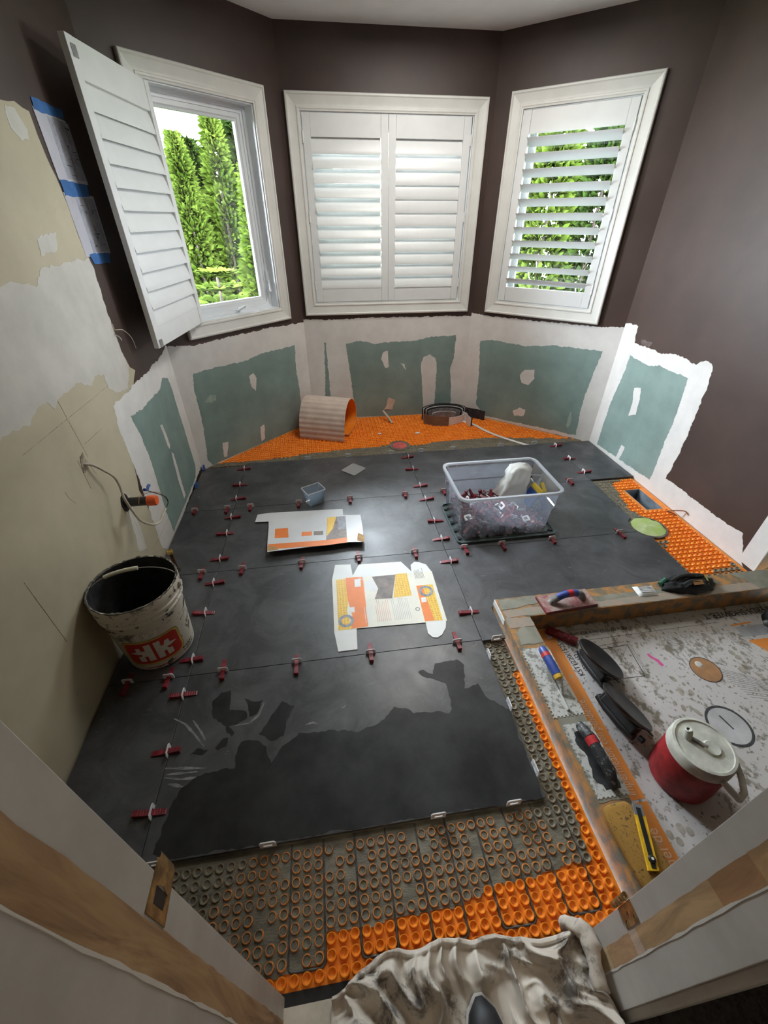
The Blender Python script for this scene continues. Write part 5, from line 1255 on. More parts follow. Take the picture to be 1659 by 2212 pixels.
for key, m_ in (('yel1', 'p_ye'), ('or1', 'p_or'), ('photo', 'p_cr'), ('brown', 'p_br'), ('hand', 'card_w'), ('yel2', 'p_ye'), ('or2', 'p_or'), ('yel3', 'p_ye'), ('lab1', 'card_w'), ('lab2', 'card_w'), ('lab3', 'card_w')):
    flat_poly(P2[key], og, .0031, .0034+.00002*len(key)+(.0003 if key.startswith('lab') or key in ('hand', 'brown') else 0), 'printed_area', M[m_], b2)
for key in ('ring1', 'ring2'):
    c = P2[key][0]
    o = MB().lathe([(.022, .0034), (.022, .0042), (.036, .0042), (.036, .0034)], 28).build('printed_coil', M['p_gr'], b2); o.location = (c[0]-og[0], c[1]-og[1], 0)
def lines_block(x0, y0, x1, y1, n, m_, par, seed, vertical=True, z=.0036):
    rnd = random.Random(seed); mb = MB()
    for k in range(n):
        x = x0+(x1-x0)*(k+.5)/n; l = rnd.uniform(.6, 1)
        mb.span((x-.0011, y0, z-.0003), (x+.0011, y0+(y1-y0)*l, z))
    o = mb.build('fine_print', m_, par); o['kind'] = 'stuff'
lines_block(.145-og[0], 1.25-og[1], .215-og[0], 1.40-og[1], 8, mat('pale_red_print', (.72, .42, .33), .6), b2, 1)
lines_block(.225-og[0], 1.25-og[1], .31-og[0], 1.40-og[1], 10, mat('pale_grey_print', (.50, .50, .48), .6), b2, 2)
lines_block(.375-og[0], 1.50-og[1], .425-og[0], 1.58-og[1], 8, mat('dark_fine_print', (.22, .22, .22), .6), b2, 3)
lines_block(.090-og[0], 1.25-og[1], .125-og[0], 1.375-og[1], 4, M['card_w'], b2, 9, z=.0042)
lines_block(.085-og[0], 1.53-og[1], .118-og[0], 1.575-og[1], 4, M['card_w'], b2, 12, z=.0042)
o = MB().lathe([(.008, .0033), (.008, .0037), (.0105, .0037), (.0105, .0033)], 16).build('printed_icon', M['ink'], b2); o.location = (.345-og[0], 1.30-og[1], 0)
B1 = DATA['BOX1']; P1 = DATA['B1P']; og1 = (-.15, 1.98)
b1 = thing('flattened_carton', 'glossy carton sheet lifted at its near edge, in front of the small container', 'carton', (og1[0], og1[1], .0003))
def tilt(o):
    me = o.data
    for v in me.vertices:
        y = v.co.y+og1[1]
        v.co.z += .030*(2.19-y)/.39
    return o
M['gloss_card'] = mat('glossy_white_card', (.70, .72, .74), .18, .03, 5)
tilt(flat_poly(B1, og1, 0, .0030, 'board', M['gloss_card'], b1))
for key, m_ in (('panel', 'gloss_card'), ('or', 'p_or'), ('ph1', 'p_br'), ('yel', 'p_ye'), ('gry', 'p_gr'), ('s1', 'p_or'), ('s2', 'p_or'), ('s3', 'p_br'), ('tear', 'card_b')):
    z = {'panel': .0032, 'or': .0036, 'ph1': .0035, 'yel': .0038, 'gry': .0038}.get(key, .0037)
    tilt(flat_poly(P1[key], og1, .0029, z, 'printed_area', M[m_], b1))
tilt(flat_poly([(-.39, 1.795), (-.33, 1.80), (-.36, 1.835), (-.388, 1.84)], og1, .0029, .0040, 'torn_corner', M['card_b'], b1))

# ================================================================= things in the bay
# offcut of membrane curled up on its side
M['fleece'] = mat('grey_pink_fleece', (.62, .50, .43), .9, .06, 12)
rl = thing('membrane_offcut', 'curled offcut of orange membrane showing its pale ribbed fleece back', 'membrane', (.0, 3.42, -.012), (0, 0, -.36))
sec = [(-.185, .004), (-.180, .07), (-.165, .14), (-.135, .205), (-.085, .262), (-.02, .292), (.05, .290), (.115, .262), (.165, .21), (.190, .14), (.180, .075), (.140, .030), (.075, .012), (.0, .012), (-.07, .018)]
sp_ = smooth_path([(a, b, 0) for a, b in sec], 7)
Lr = .395; mo, mi_ = MB(), MB()
outer = []; inner = []
for i, p in enumerate(sp_):
    t = (sp_[min(i+1, len(sp_)-1)]-sp_[max(0, i-1)]).normalized(); nn = Vector((-t.y, t.x))
    rib = .0022*(1 if (i//2) % 2 else 0)
    outer.append((p.x+nn.x*(.003+rib), p.y+nn.y*(.003+rib))); inner.append((p.x-nn.x*.003, p.y-nn.y*.003))
def ext(mb, a, b, x0, x1):
    n = len(a)
    vs = [(x, p[0], p[1]) for x in (x0, x1) for p in a+b[::-1]]
    k = 2*n
    fs = [[i, (i+1) % k, (i+1) % k+k, i+k] for i in range(k)]
    for i in range(n-1): fs += [[i, i+1, k-2-i, k-1-i], [k+i, 2*k-1-i, 2*k-2-i, k+i+1]]
    mb.add(vs, fs)
mid = [((o_[0]+i_[0])/2, (o_[1]+i_[1])/2) for o_, i_ in zip(outer, inner)]
ext(mo, outer, mid, -Lr/2, Lr/2); ext(mi_, mid, inner, -Lr/2, Lr/2)
mo.build('fleece_back', M['fleece'], rl); mi_.build('orange_face', M['orange'], rl)
# coil of foam edge strip with its cardboard sleeve and the strip trailing over the floor
M['foam_w'] = mat('white_foam_strip', (.74, .69, .66), .7, .05, 20); M['foam_k'] = mat('black_foam_strip', (.03, .03, .034), .7, .2, 20)
co = thing('foam_strip_coil', 'coil of black and white foam edge strip lying against the bay wall', 'foam strip', (1.06, 3.52, -.012), (0, 0, .0))
def strip(mb, pts, h, th=.004, z=0): mb.sweep([(-th/2, z), (th/2, z), (th/2, z+h), (-th/2, z+h)], pts)
def oval(rx, ry, a0, a1, n=40, cx_=0, cy_=0, dz=0): return [(cx_+rx*math.cos(a0+(a1-a0)*i/n), cy_+ry*math.sin(a0+(a1-a0)*i/n), dz*i/n) for i in range(n+1)]
M['foam_g'] = mat('grey_printed_strip', (.24, .22, .22), .7, .2, 40)
for k, (rx, ry, m_, a0, a1, h) in enumerate(((.192, .120, 'foam_w', -2.75, .30, .072), (.205, .140, 'foam_k', -.1, 2.9, .108), (.194, .130, 'foam_w', 0, 2.9, .104), (.184, .120, 'foam_k', -.2, 3.1, .108), (.172, .108, 'foam_w', -.1, 3.2, .098), (.162, .098, 'foam_k', -.4, 3.4, .094), (.150, .088, 'foam_g', -.5, 3.6, .082), (.112, .052, 'foam_w', .2, 3.0, .066), (.104, .046, 'foam_g', -.4, 3.7, .064))):
    mb = MB(); strip(mb, oval(rx, ry, a0, a1), h); mb.build('strip_turn', M[m_], co)
mb = MB(); strip(mb, [(.0, .118, .0), (.06, .118, .01), (.13, .11, .012), (.20, .075, .005), (.27, .03, 0), (.33, -.02, 0), (.37, -.06, 0)], .085); mb.build('loose_end', M['foam_k'], co)
mb = MB(); strip(mb, [(.03, .128, .0), (.10, .125, .006), (.18, .10, .004), (.26, .055, 0), (.33, .015, 0)], .08); mb.build('loose_end', M['foam_k'], co)
mb = MB(); strip(mb, [(.165, -.02, .0), (.19, -.07, .0), (.185, -.13, 0), (.195, -.19, 0)], .085, .003); mb.build('loose_end', M['foam_w'], co)
mb = MB(); strip(mb, [(.175, -.02, .0), (.205, -.08, .0), (.205, -.13, 0), (.212, -.175, 0)], .085, .003); mb.build('loose_end', M['foam_k'], co)
mb = MB(); strip(mb, [(-.20, -.045, .0), (-.12, -.112, 0), (-.02, -.132, 0), (.01, -.133, 0)], .088, .003); mb.build('cardboard_sleeve', mat('kraft_sleeve', (.20, .115, .065), .8, .1, 20), co)
stp = [(x, y, -.006) for x, y in DATA['STRIP']]
stp = smooth_path(stp, 5); mb = MB()
stp = [Vector((p.x-1.17, p.y-3.5, max(0.0, .0055 if p.y < 2.90 else 0.0))) for p in stp]
mb.sweep([(-.013, 0), (.013, 0), (.013, .004), (-.013, .004)], stp); o = mb.build('foam_edge_strip', M['foam_w']); o.location = (1.17, 3.5, -.0118)
tag(o, 'white foam strip trailing from the coil onto the dark tile', 'foam strip')
# stub of a pipe by the back wall and the tag on the wall above it
o = MB().tube([(0, 0, 0), (-.03, .04, .04), (-.07, .10, .085)], [.011, .011, .008], 10).build('pipe_stub', M['cream'], None, smooth=.8); o.location = (.575, 3.515, -.013); tag(o, 'thin cream pipe stub leaning out of the membrane at the back wall', 'pipe')
o = MB().prism(jag([(-.05, -.06), (.035, -.055), (.06, .035), (-.005, .06)], .006, .015, 2), 0, .003, 0, Matrix(((1, 0, 0, 0), (0, 0, -1, 0), (0, 1, 0, 0), (0, 0, 0, 1)))).build('paper_tag', mat('cream_paper_tag', (.62, .52, .42), .8)); o.location = (.575, 3.7115, .10); tag(o, 'cream paper scrap stuck low on the back bay wall', 'tag')
# red capped floor pipe in a mortar ring
rp = thing('floor_pipe_cap', 'round red cap over the floor pipe between orange membrane and tiles', 'pipe cap', (.563, 3.05, -.0135))
MB().lathe([(.060, 0), (.088, .001), (.085, .007), (.062, .006)], 28).build('mortar_ring', M['mortar'], rp, smooth=.8)
MB().lathe([(.0001, .009), (.045, .0085), (.060, .006), (.061, 0)], 28).build('cap', mat('faded_red_cap', (.55, .10, .09), .6, .15, 25), rp, smooth=.8)
# scraps on the membrane
for i, (x, y, s_) in enumerate(((.43, 3.30, .018), (.76, 3.27, .022))):
    o = MB().prism(jag([(s_*math.cos(t), s_*.7*math.sin(t)) for t in [k*PI/3 for k in range(6)]], .004, .008, i), 0, .006).build('plaster_crumb', M['white']); o.location = (x, y, -.0125); tag(o, ['small pale crumb on the membrane near the curled offcut', 'larger white crumb on the membrane behind the red cap'][i], 'debris', 'crumbs on the membrane')
# toilet flange stuffed with green foam
fl = thing('toilet_flange_plug', 'bright green lumpy plug in the round toilet flange hole', 'plug', (FC[0], FC[1], -.021))
MB().lathe([(.094, 0), (.108, .0), (.106, .014), (.095, .016)], 32).build('flange_ring', M['crust'], fl, smooth=.6)
mb = MB(); n = 28; vs = []
for j in range(9):
    r_ = .095*(1-j/8)
    for i in range(n):
        a = 2*PI*i/n
        z = .014+.006*noise.noise((r_*math.cos(a)*40, r_*math.sin(a)*40, 1))+.006*(j/8)
        vs.append((r_*math.cos(a)*(1+.06*noise.noise((a, 3, 1))), r_*math.sin(a), z))
mb.add(vs, [[j*n+i, j*n+(i+1) % n, (j+1)*n+(i+1) % n, (j+1)*n+i] for j in range(8) for i in range(n)]); mb.build('green_plug', mat('lime_green_putty', (.36, .50, .12), .6, col2=(.52, .60, .32), scale=14), fl, smooth=3.0)
# floor duct opening
M['galv'] = mat('galvanised_steel', (.36, .42, .48), .45, .2, 12, metal=.6)
vd = thing('floor_duct', 'open rectangular sheet-metal duct in the orange strip by the wall', 'duct', (2.0415, 2.0435, -.30))
mb = MB(); o_ = [(-.0565, -.1185), (.0565, -.1185), (.0565, .1185), (-.0565, .1185)]; i_ = [(-.0545, -.1165), (.0545, -.1165), (.0545, .1165), (-.0545, .1165)]
mb.slab(o_, [i_], .0, .2820); mb.build('duct_wall', M['galv'], vd)
mb = MB(); mb.span((-.0545, -.1165, .10), (.0545, .1165, .102)); mb.build('duct_floor', M['dark'], vd)
o = MB().tube(smooth_path([(0, 0, 0), (-.02, .01, .012), (-.05, .03, .02), (.01, -.02, .05), (.025, -.05, .035)]), .0035, 6).build('floor_wire', mat('rusty_wire', (.28, .12, .06), .6)); o.location = (2.12, 1.83, -.012); tag(o, 'twisted brown wire rising from the membrane at the wall foot', 'wire')

# ================================================================= tools on the curb and tray
M['blade'] = speckled('mortar_caked_steel', (.52, .52, .49), (.22, .21, .18), .50, 22, .45, 70)
M['blue_h'] = mat('blue_grip', (.035, .07, .30), .4, .1, 30); M['red_h'] = mat('red_grip', (.55, .03, .035), .45, .1, 30); M['yel_h'] = mat('yellow_grip', (.66, .40, .05), .45)
def notched(w, L, t):
    pts = []; nL = int(L/.0135)
    for i in range(nL):                                    # toothed long edge at x=0
        y = L*i/nL; s = L/nL; pts += [(0, y), (0, y+s*.5), (t, y+s*.5), (t, y+s)]
    pts += [(0, L), (w, L), (w, 0)]
    nw = int(w/.0135); bot = []
    for i in range(nw):
        x = w-w*i/nw; s = w/nw; bot += [(x, 0), (x-s*.5, 0), (x-s*.5, t), (x-s, t)]
    return pts+bot[1:-1]
def capsule(mb, path, radii, mi=0): mb.tube(path, radii, 12, mi)
t1 = thing('notched_trowel', 'notched trowel with blue and red handle lying on the curb', 'trowel', (.709, .686, CZ+.0012), (0, 0, .0))
MB().prism(notched(.120, .292, .0055), 0, .0012).build('blade', M['blade'], t1)
MB().tube([(.066, .02, .003), (.067, .15, .003), (.069, .27, .003)], .006, 8).build('blade_rib', M['blade'], t1, smooth=True)
hd = MB().tube([(.072, .268, .030), (.072, .262, .034), (.072, .245, .037), (.072, .236, .0375)], [.006, .015, .0175, .0175], 14).build('handle', M['blue_h'], t1, smooth=.8)
MB().tube([(.072, .236, .0375), (.072, .218, .038)], .0179, 14).build('red_band', M['red_h'], hd, smooth=.8)
MB().tube([(.072, .218, .038), (.074, .180, .038), (.076, .142, .036)], [.0175, .0185, .0165], 14).build('grip', M['blue_h'], hd, smooth=.8)
MB().tube([(.076, .142, .036), (.077, .128, .034), (.077, .124, .033)], [.0165, .0160, .009], 14).build('yellow_ferrule', M['yel_h'], hd, smooth=.8)
MB().tube([(.077, .130, .034), (.078, .112, .026), (.073, .085, .008), (.070, .075, .003)], [.010, .008, .006, .004], 8).build('shank', M['blade'], t1, smooth=.8)
t2 = thing('notched_trowel', 'mortar-blackened notched trowel with a red band, on the curb by the sponge', 'trowel', (.724, .428, CZ+.0012), (0, 0, .0))
MB().prism(notched(.106, .232, .0035), 0, .0012).build('blade', M['blade'], t2)
M['caked'] = speckled('black_caked_grip', (.020, .021, .023), (.20, .20, .19), .55, 40, .5, 90)
h2 = MB().tube([(.055, .215, .006), (.055, .212, .018), (.056, .190, .030), (.058, .165, .034)], [.010, .016, .018, .018], 14).build('handle', M['caked'], t2, smooth=.8)
MB().tube([(.058, .165, .034), (.060, .140, .034)], .0185, 14).build('red_band', M['red_h'], h2, smooth=.8)
MB().tube([(.060, .140, .034), (.063, .100, .033), (.066, .055, .028), (.066, .030, .014), (.064, .022, .003)], [.018, .019, .018, .014, .010], 14).build('grip', M['caked'], h2, smooth=.8)
MB().prism(jag([(.018, .06), (.03, .20), (.09, .22), (.098, .10), (.09, .02), (.04, .02)], .008, .012, 4), .0011, .0020).build('black_mortar', mat('black_wet_mortar', (.03, .031, .032), .5, .4, 20, bmp=.4), t2)
# grout float
gf = thing('grout_float', 'dark red grout float with a curved blue handle on the far curb', 'float', (1.025, 1.197, CZ+.0014), (0, 0, .06))
MB().box((0, 0, .006), (.258, .104, .011)).build('pad', M['red'], gf, bevel=.002)
MB().box((0, 0, .0125), (.250, .098, .003)).build('backing_plate', mat('smeared_red_plate', (.26, .045, .05), .5, col2=(.36, .28, .25), scale=35, lo=.4, hi=.7), gf)
pts = smooth_path([(-.075, 0, .014), (-.068, 0, .030), (-.040, 0, .050), (.0, 0, .058), (.04, 0, .052), (.068, 0, .034), (.078, 0, .014)], 5)
gh = MB().tube(pts[8:21], .0165, 12).build('handle', M['blue_h'], gf, smooth=.8)
MB().tube(pts[14:18], .0172, 12).build('red_band', M['red_h'], gh, smooth=.8)
M['grip_grey'] = mat('mortar_grey_plastic', (.26, .25, .23), .7, .3, 40)
MB().tube(pts[:9], [.020, .019, .018, .017, .017, .0165, .0165, .0165, .0165], 12).build('front_post', M['grip_grey'], gh, smooth=.8)
MB().tube(pts[20:], .0175, 12).build('rear_post', M['grip_grey'], gh, smooth=.8)
# desiccant-like printed packet
pkt = thing('paper_packet', 'small white printed paper packet on the far curb', 'packet', (1.437, 1.209, CZ+.0014), (0, 0, -.05))
mb = MB(); n = 10; vs = []; fs = []
for k in (0, 1):
    for i in range(n+1):
        for j in range(n+1):
            u, v = i/n*2-1, j/n*2-1
            vs.append((u*.05, v*.032, .0005+(.012*(1-u**4)*(1-v**4)+.002*noise.noise((u*3, v*3, 1)) if k else 0)))
N_ = (n+1)**2
for i in range(n):
    for j in range(n):
        a = i*(n+1)+j; fs += [[a, a+1, a+n+2, a+n+1], [N_+a, N_+a+n+1, N_+a+n+2, N_+a+1]]
mb.add(vs, fs); mb.build('pouch', M['card_w'], pkt, smooth=3.0, fix=False)
mb = MB()
for k in range(5): mb.span((-.032, -.018+.009*k, .0118), (.030, -.0145+.009*k, .0131))
o = mb.build('printed_lines', M['faint'], pkt); o['kind'] = 'stuff'
# crumpled black gloves / bag
bgl = thing('black_work_gloves', 'crumpled pair of black work gloves with a yellow cuff on the far curb', 'gloves', (1.66, 1.215, CZ+.0014), (0, 0, .02))
mb = MB(); n, m_ = 40, 12; vs = []
for j in range(m_+1):
    v = j/m_
    for i in range(n):
        a = 2*PI*i/n; r_ = math.cos(v*PI/2)**.6
        f_ = 1+.18*noise.noise((math.cos(a)*3, math.sin(a)*3, v*2+4))
        vs.append((.135*r_*f_*math.cos(a)-.02*math.sin(a), .058*r_*f_*math.sin(a), .040*math.sin(v*PI/2)*(1+.45*noise.noise((math.cos(a)*4*r_, math.sin(a)*3*r_, 7)))))
vs.append((0, 0, .042)); fs = [[j*n+i, j*n+(i+1) % n, (j+1)*n+(i+1) % n, (j+1)*n+i] for j in range(m_) for i in range(n)]
mb.add(vs[:-1], fs+[list(range(n-1, -1, -1))]); gl_ = mb.build('glove_body', mat('black_knit', (.010, .011, .012), .8, .5, 60, bmp=.6, bscale=80), bgl, smooth=3.0)
mb = MB(); mb.tube(smooth_path([(.075, -.045, .012), (.082, -.02, .036), (.088, .01, .040), (.10, .04, .015)]), .004, 6); mb.build('yellow_cuff_edge', mat('olive_yellow_trim', (.28, .25, .05), .8), bgl, smooth=True)
mb = MB(); mb.tube(smooth_path([(-.06, -.03, .036), (-.01, -.02, .046), (.05, -.03, .040)]), .012, 8); mb.tube(smooth_path([(-.09, .01, .03), (-.03, .02, .048), (.05, .015, .045), (.09, .02, .03)]), .011, 8); mb.build('finger_folds', M['dark'], bgl, smooth=True)
mb = MB(); mb.box((.0, 0, 0), (.05, .022, .004), 0, Matrix.Translation((.012, -.032, .050)) @ Matrix.Rotation(.5, 4, 'X')); mb.build('orange_tag', mat('tan_label', (.45, .22, .07), .7), bgl, bevel=.001)
mb = MB(); mb.tube([(-.135, .018, .012), (-.10, .03, .028)], .012, 8); mb.build('green_fingertip', mat('dark_green_rubber', (.01, .09, .05), .6), bgl, smooth=True)
# loose red rubber grip in the tray corner
rg = thing('wedge_strip', 'broken strip of dark red wedges lying across the tray corner', 'wedge strip', (.968, 1.084, TZ+.0008), (0, 0, -.68))
mb = MB(); mb.box((0, 0, .012), (.135, .036, .022)); mb.build('body', M['red'], rg, bevel=.002)
for k in range(4):
    mb = MB(); mb.box((-.045+.03*k, 0, .0245), (.020, .026, .004)); mb.build('rib', M['red'], rg)
# vacuum suction cups lying on their handles
def suction_cup(label, loc, nrm, roll):
    n_ = Vector(nrm).normalized()
    y_ = Vector((math.sin(roll), math.cos(roll), 0)); y_ = (y_-n_*y_.dot(n_)).normalized(); x_ = y_.cross(n_)
    t = thing('suction_cup', label, 'suction cup', loc, group='tile suction cups')
    t.matrix_world = Matrix(((x_.x, y_.x, n_.x, loc[0]), (x_.y, y_.y, n_.y, loc[1]), (x_.z, y_.z, n_.z, loc[2]), (0, 0, 0, 1)))
    MB().lathe([(.0001, .004), (.070, .006), (.088, .011), (.098, .012), (.102, .008), (.100, .003), (.085, -.006), (.045, -.014), (.0001, -.014)], 44).build('cup', M['black'], t, smooth=.7)
    mb = MB(); mb.box((0, -.004, -.030), (.046, .150, .040)); mb.build('housing', M['black'], t, bevel=.006)
    mb = MB(); mb.box((0, .070, -.030), (.030, .024, .036)); mb.build('handle_post', M['black'], t, bevel=.004)
    mb = MB(); mb.box((0, -.058, -.030), (.034, .030, .036)); mb.build('handle_post', M['black'], t, bevel=.004)
    mb = MB(); mb.tube([(0, -.085, -.050), (0, -.04, -.056), (0, .04, -.056), (0, .09, -.050)], [.014, .017, .017, .014], 12); mb.build('handle', M['dark'], t, smooth=.8)
    mb = MB(); mb.tube([(.0, -.095, -.036), (.0, -.112, -.034)], .011, 10); mb.build('pump_button', M['black'], t, smooth=.8)
    mb = MB(); mb.box((.018, .02, -.026), (.004, .006, .004)); mb.build('pin', M['clip'], t)
    mb = MB(); mb.prism([(-.010, -.098), (.010, -.098), (.005, -.118), (-.005, -.118)], .002, .006); mb.build('release_tab', M['dark'], t)
    return t
suction_cup('black vacuum suction cup nearer the far curb, cup facing up', (1.030, .908, .026), (.52, .10, .82), .05)
suction_cup('black vacuum suction cup nearer the red jug, tipped on its side', (1.005, .700, .032), (.60, .16, .74), -.12)
# water jug
jg = thing('water_jug', 'red insulated water jug with a dirty white lid on the shower tray', 'jug', (1.088, .490, TZ+.0009))
M['jug_red'] = mat('scuffed_red_plastic', (.30, .018, .022), .5, .2, 30); M['jug_w'] = mat('grubby_white_plastic', (.60, .60, .52), .5, .14, 18)
MB().lathe([(.0001, 0), (.086, 0), (.092, .006), (.0945, .05), (.0915, .162), (.088, .172), (.0001, .172)], 48).build('body', M['jug_red'], jg, smooth=.6)
ld = MB().lathe([(.089, .162), (.0935, .164), (.0925, .198), (.0885, .205), (.081, .206), (.079, .202), (.0001, .202)], 48).build('lid', M['jug_w'], jg, smooth=.5)
MB().lathe([(.014, .2025), (.026, .2025), (.022, .2075), (.016, .2065), (.0001, .2055)], 20, M=Matrix.Translation((.018, -.012, 0))).build('thumb_dimple', M['jug_w'], ld, smooth=.6)
MB().tube([(-.032, .030, .200), (-.034, .036, .226), (-.036, .040, .234)], [.012, .011, .010], 12).build('spout', M['jug_w'], ld, smooth=.6)
MB().lathe([(.0001, .2347), (.0065, .2347)], 10, M=Matrix.Translation((-.036, .040, 0))).build('spout_hole', M['dark'], ld)
MB().box((0, 0, 0), (.044, .012, .006), 0, Matrix.Translation((-.010, .010, .205)) @ Matrix.Rotation(-.85, 4, 'Z')).build('stopper_arm', M['grip_grey'], ld, bevel=.001)
mb = MB(); aa = -1.02
def jp(r_, z, a): return (r_*math.cos(a), r_*math.sin(a), z)
for s in (1,):
    mb.tube([jp(.093, .180, aa-.62), jp(.108, .162, aa-.45), jp(.138, .107, aa-.10), jp(.146, .100, aa+.18), jp(.138, .107, aa+.5), jp(.108, .162, aa+.95), jp(.093, .180, aa+1.15)], [.009, .010, .010, .010, .010, .010, .009], 8)
mb.build('carry_handle', M['jug_w'], jg, smooth=.8)
# sponge and utility knife
spg = thing('grout_sponge', 'large tan grouting sponge on the near end of the curb', 'sponge', (.765, .300, CZ+.0010), (0, 0, .06))
mb = MB(); n, m_ = 48, 10; vs = []
for j in range(m_+1):
    v = j/m_
    for i in range(n):
        a = 2*PI*i/n; c_, s_ = math.cos(a), math.sin(a); e = .42
        x = math.copysign(abs(c_)**e, c_); y = math.copysign(abs(s_)**e, s_)
        k = min(1, .90+.10*math.sin(min(1, v*2)*PI/2)) if v < .5 else (1-.13*((v-.5)/.5)**3)
        vs.append((.052*x*k, .108*y*k, .030*v+.002*noise.noise((x*4, y*6, v*3))))
fs = [[j*n+i, j*n+(i+1) % n, (j+1)*n+(i+1) % n, (j+1)*n+i] for j in range(m_) for i in range(n)]+[[m_*n+i for i in range(n)], list(range(n-1, -1, -1))]
mb.add(vs, fs); mb.build('foam', speckled('tan_sponge', (.31, .165, .030), (.09, .06, .025), .58, 70, .95, 160, bmp=.5), spg, smooth=.9)
kn = thing('utility_knife', 'yellow snap-off utility knife lying on the sponge', 'knife', (.787, .314, CZ+.0330), (0, 0, -.33))
MB().prism([(-.017, -.080), (.013, -.075), (.017, .055), (-.014, .058)], 0, .007).build('body', mat('yellow_knife_plastic', (.78, .46, .02), .4, .1, 40), kn, bevel=.0015)
MB().box((0, 0, .0072), (.012, .142, .0035)).build('slide_channel', M['black'], kn)
MB().box((0, .066, .004), (.028, .030, .007)).build('metal_nose', mat('dull_steel', (.35, .37, .40), .4, metal=.7), kn, bevel=.001)
MB().lathe([(.0001, .014), (.006, .014), (.0095, .012), (.0095, .007)], 16, M=Matrix.Translation((0, -.052, 0))).build('lock_wheel', M['black'], kn, smooth=.6)
MB().lathe([(.0001, .0150), (.0035, .0146)], 12, M=Matrix.Translation((0, -.052, 0))).build('wheel_hub', M['clip'], kn)
# black bag at the right end of the tray
bb = thing('black_tool_bag', 'black bag with a dangling grey ball at the far end of the shower tray', 'bag', (2.05, 1.000, TZ+.0008))
mb = MB(); n, m_ = 32, 12; vs = []
for j in range(m_+1):
    v = j/m_
    for i in range(n):
        a = 2*PI*i/n; r_ = (1-.35*v**2)*(1 if v < .95 else .6); f_ = 1+.10*noise.noise((math.cos(a)*2, math.sin(a)*2, v*3+8))
        vs.append((.10*r_*f_*math.cos(a), .085*r_*f_*math.sin(a), .15*v))
mb.add(vs, [[j*n+i, j*n+(i+1) % n, (j+1)*n+(i+1) % n, (j+1)*n+i] for j in range(m_) for i in range(n)]+[list(range(n-1, -1, -1)), [m_*n+i for i in range(n)]])
mb.build('bag_body', mat('black_canvas', (.010, .011, .011), .8, .4, 60), bb, smooth=1.2)
MB().tube(smooth_path([(-.09, .03, .10), (-.12, .02, .09), (-.125, .0, .05)]), .004, 6).build('cord', M['dark'], bb, smooth=True)
MB().lathe([(.0001, -.016), (.011, -.012), (.016, 0), (.011, .012), (.0001, .016)], 14, M=Matrix.Translation((-.125, -.002, .036))).build('cord_ball', mat('grey_toggle', (.10, .10, .09), .5), bb, smooth=3.0)

# ================================================================= drop cloth and shoe at the threshold
M['cloth'] = mat('paint_stained_canvas', (.58, .52, .45), .9, col2=(.66, .61, .54), scale=6, lo=.35, hi=.6)
def cloth_material():
    m, nt, b = nodes_of('stained_canvas'); v = coords(nt, 'Object')
    base = ramp(nt, noise_node(nt, v, 9, 5, .6), [(.3, (.46, .405, .34)), (.65, (.60, .545, .47))])
    st_ = ramp(nt, noise_node(nt, v, 7, 7, .72, .6), [(.51, (0, 0, 0)), (.60, (.95, .95, .95))])
    c = mixc(nt, st_, base, (.12, .108, .095))
    nt.links.new(c, b.inputs['Base Color']); b.inputs['Roughness'].default_value = .9
    bump(nt, b, noise_node(nt, v, 300, 2), .15, .001)
    return m
M['canvas'] = cloth_material()
EDGE = [(-.140, .150), (-.104, .160), (-.03, .186), (.03, .203), (.12, .208), (.231, .204), (.31, .197), (.385, .180), (.43, .176), (.49, .186), (.535, .182)]
def edge_y(x):
    for (x0, y0), (x1, y1) in zip(EDGE, EDGE[1:]):
        if x0 <= x <= x1: return y0+(y1-y0)*(x-x0)/(x1-x0)
    return EDGE[0][1] if x < EDGE[0][0] else EDGE[-1][1]
def ridge(v, s=1): return 1-abs(v)*2.2
nx, ny = 190, 120; X0, X1 = -.112, .550; mb = MB()
for i in range(nx+1):
    for j in range(ny+1):
        u = i/nx; v = j/ny
        x = X0+(X1-X0)*u; yt = edge_y(x); y = -.20+(yt+.20)*v
        if x < -.10: yt2 = .150-(.10-(-x))*0; 
        p = Vector((x*6.0+y*2.2, y*5.0-x*1.2, 2.0))
        wv = noise.noise_vector(Vector((x*5, y*5, 4.3)))*.55
        q = p+wv
        f1 = ridge(noise.noise((q.x*.9+q.y*.55, q.y*.35-q.x*.15, 1.7)))
        f2 = ridge(noise.noise((q.x*2.6-q.y*1.5, q.y*1.0+q.x*.6, 6.1)))
        f3 = ridge(noise.noise((q.x*4.6+q.y*1.5, q.y*3.0, 9.4)))
        h = .006+.060*max(0, f1)**3+.042*max(0, f2)**2.6+.012*max(0, f3)**2
        rim = min(1, (1-v)/.10)*min(1, (u)/.05)*min(1, (1-u)/.03)
        h = .004+h*(.35+.65*rim)+(.012 if v > .97 else 0)
        lim = .006+max(0, (yt-y))*.9
        foot = max(0, 1-max(0, abs(x-.236)-.066)/.03)*max(0, 1-max(0, y-.112)/.02)     # pressed flat under the shoe
        z = -.0085+min(h, .03+lim)*(1-foot)+.006*foot
        mb.v.append(Vector((x+.016*noise.noise((x*16, y*16, 1)), min(y+.014*noise.noise((x*14, y*14, 5)), yt+.004), z)))
for i in range(nx):
    for j in range(ny):
        a = i*(ny+1)+j
        mb.f.append([a, a+ny+1, a+ny+2, a+1]); mb.m.append(0)
me = mb.mesh('drop_cloth', M['canvas'], smooth=3.0, fix=False)
dc_ = link('drop_cloth', me); tag(dc_, 'crumpled stained canvas drop cloth over the door threshold', 'drop cloth')
md = dc_.modifiers.new('thickness', 'SOLIDIFY'); md.thickness = .0018; md.offset = -1
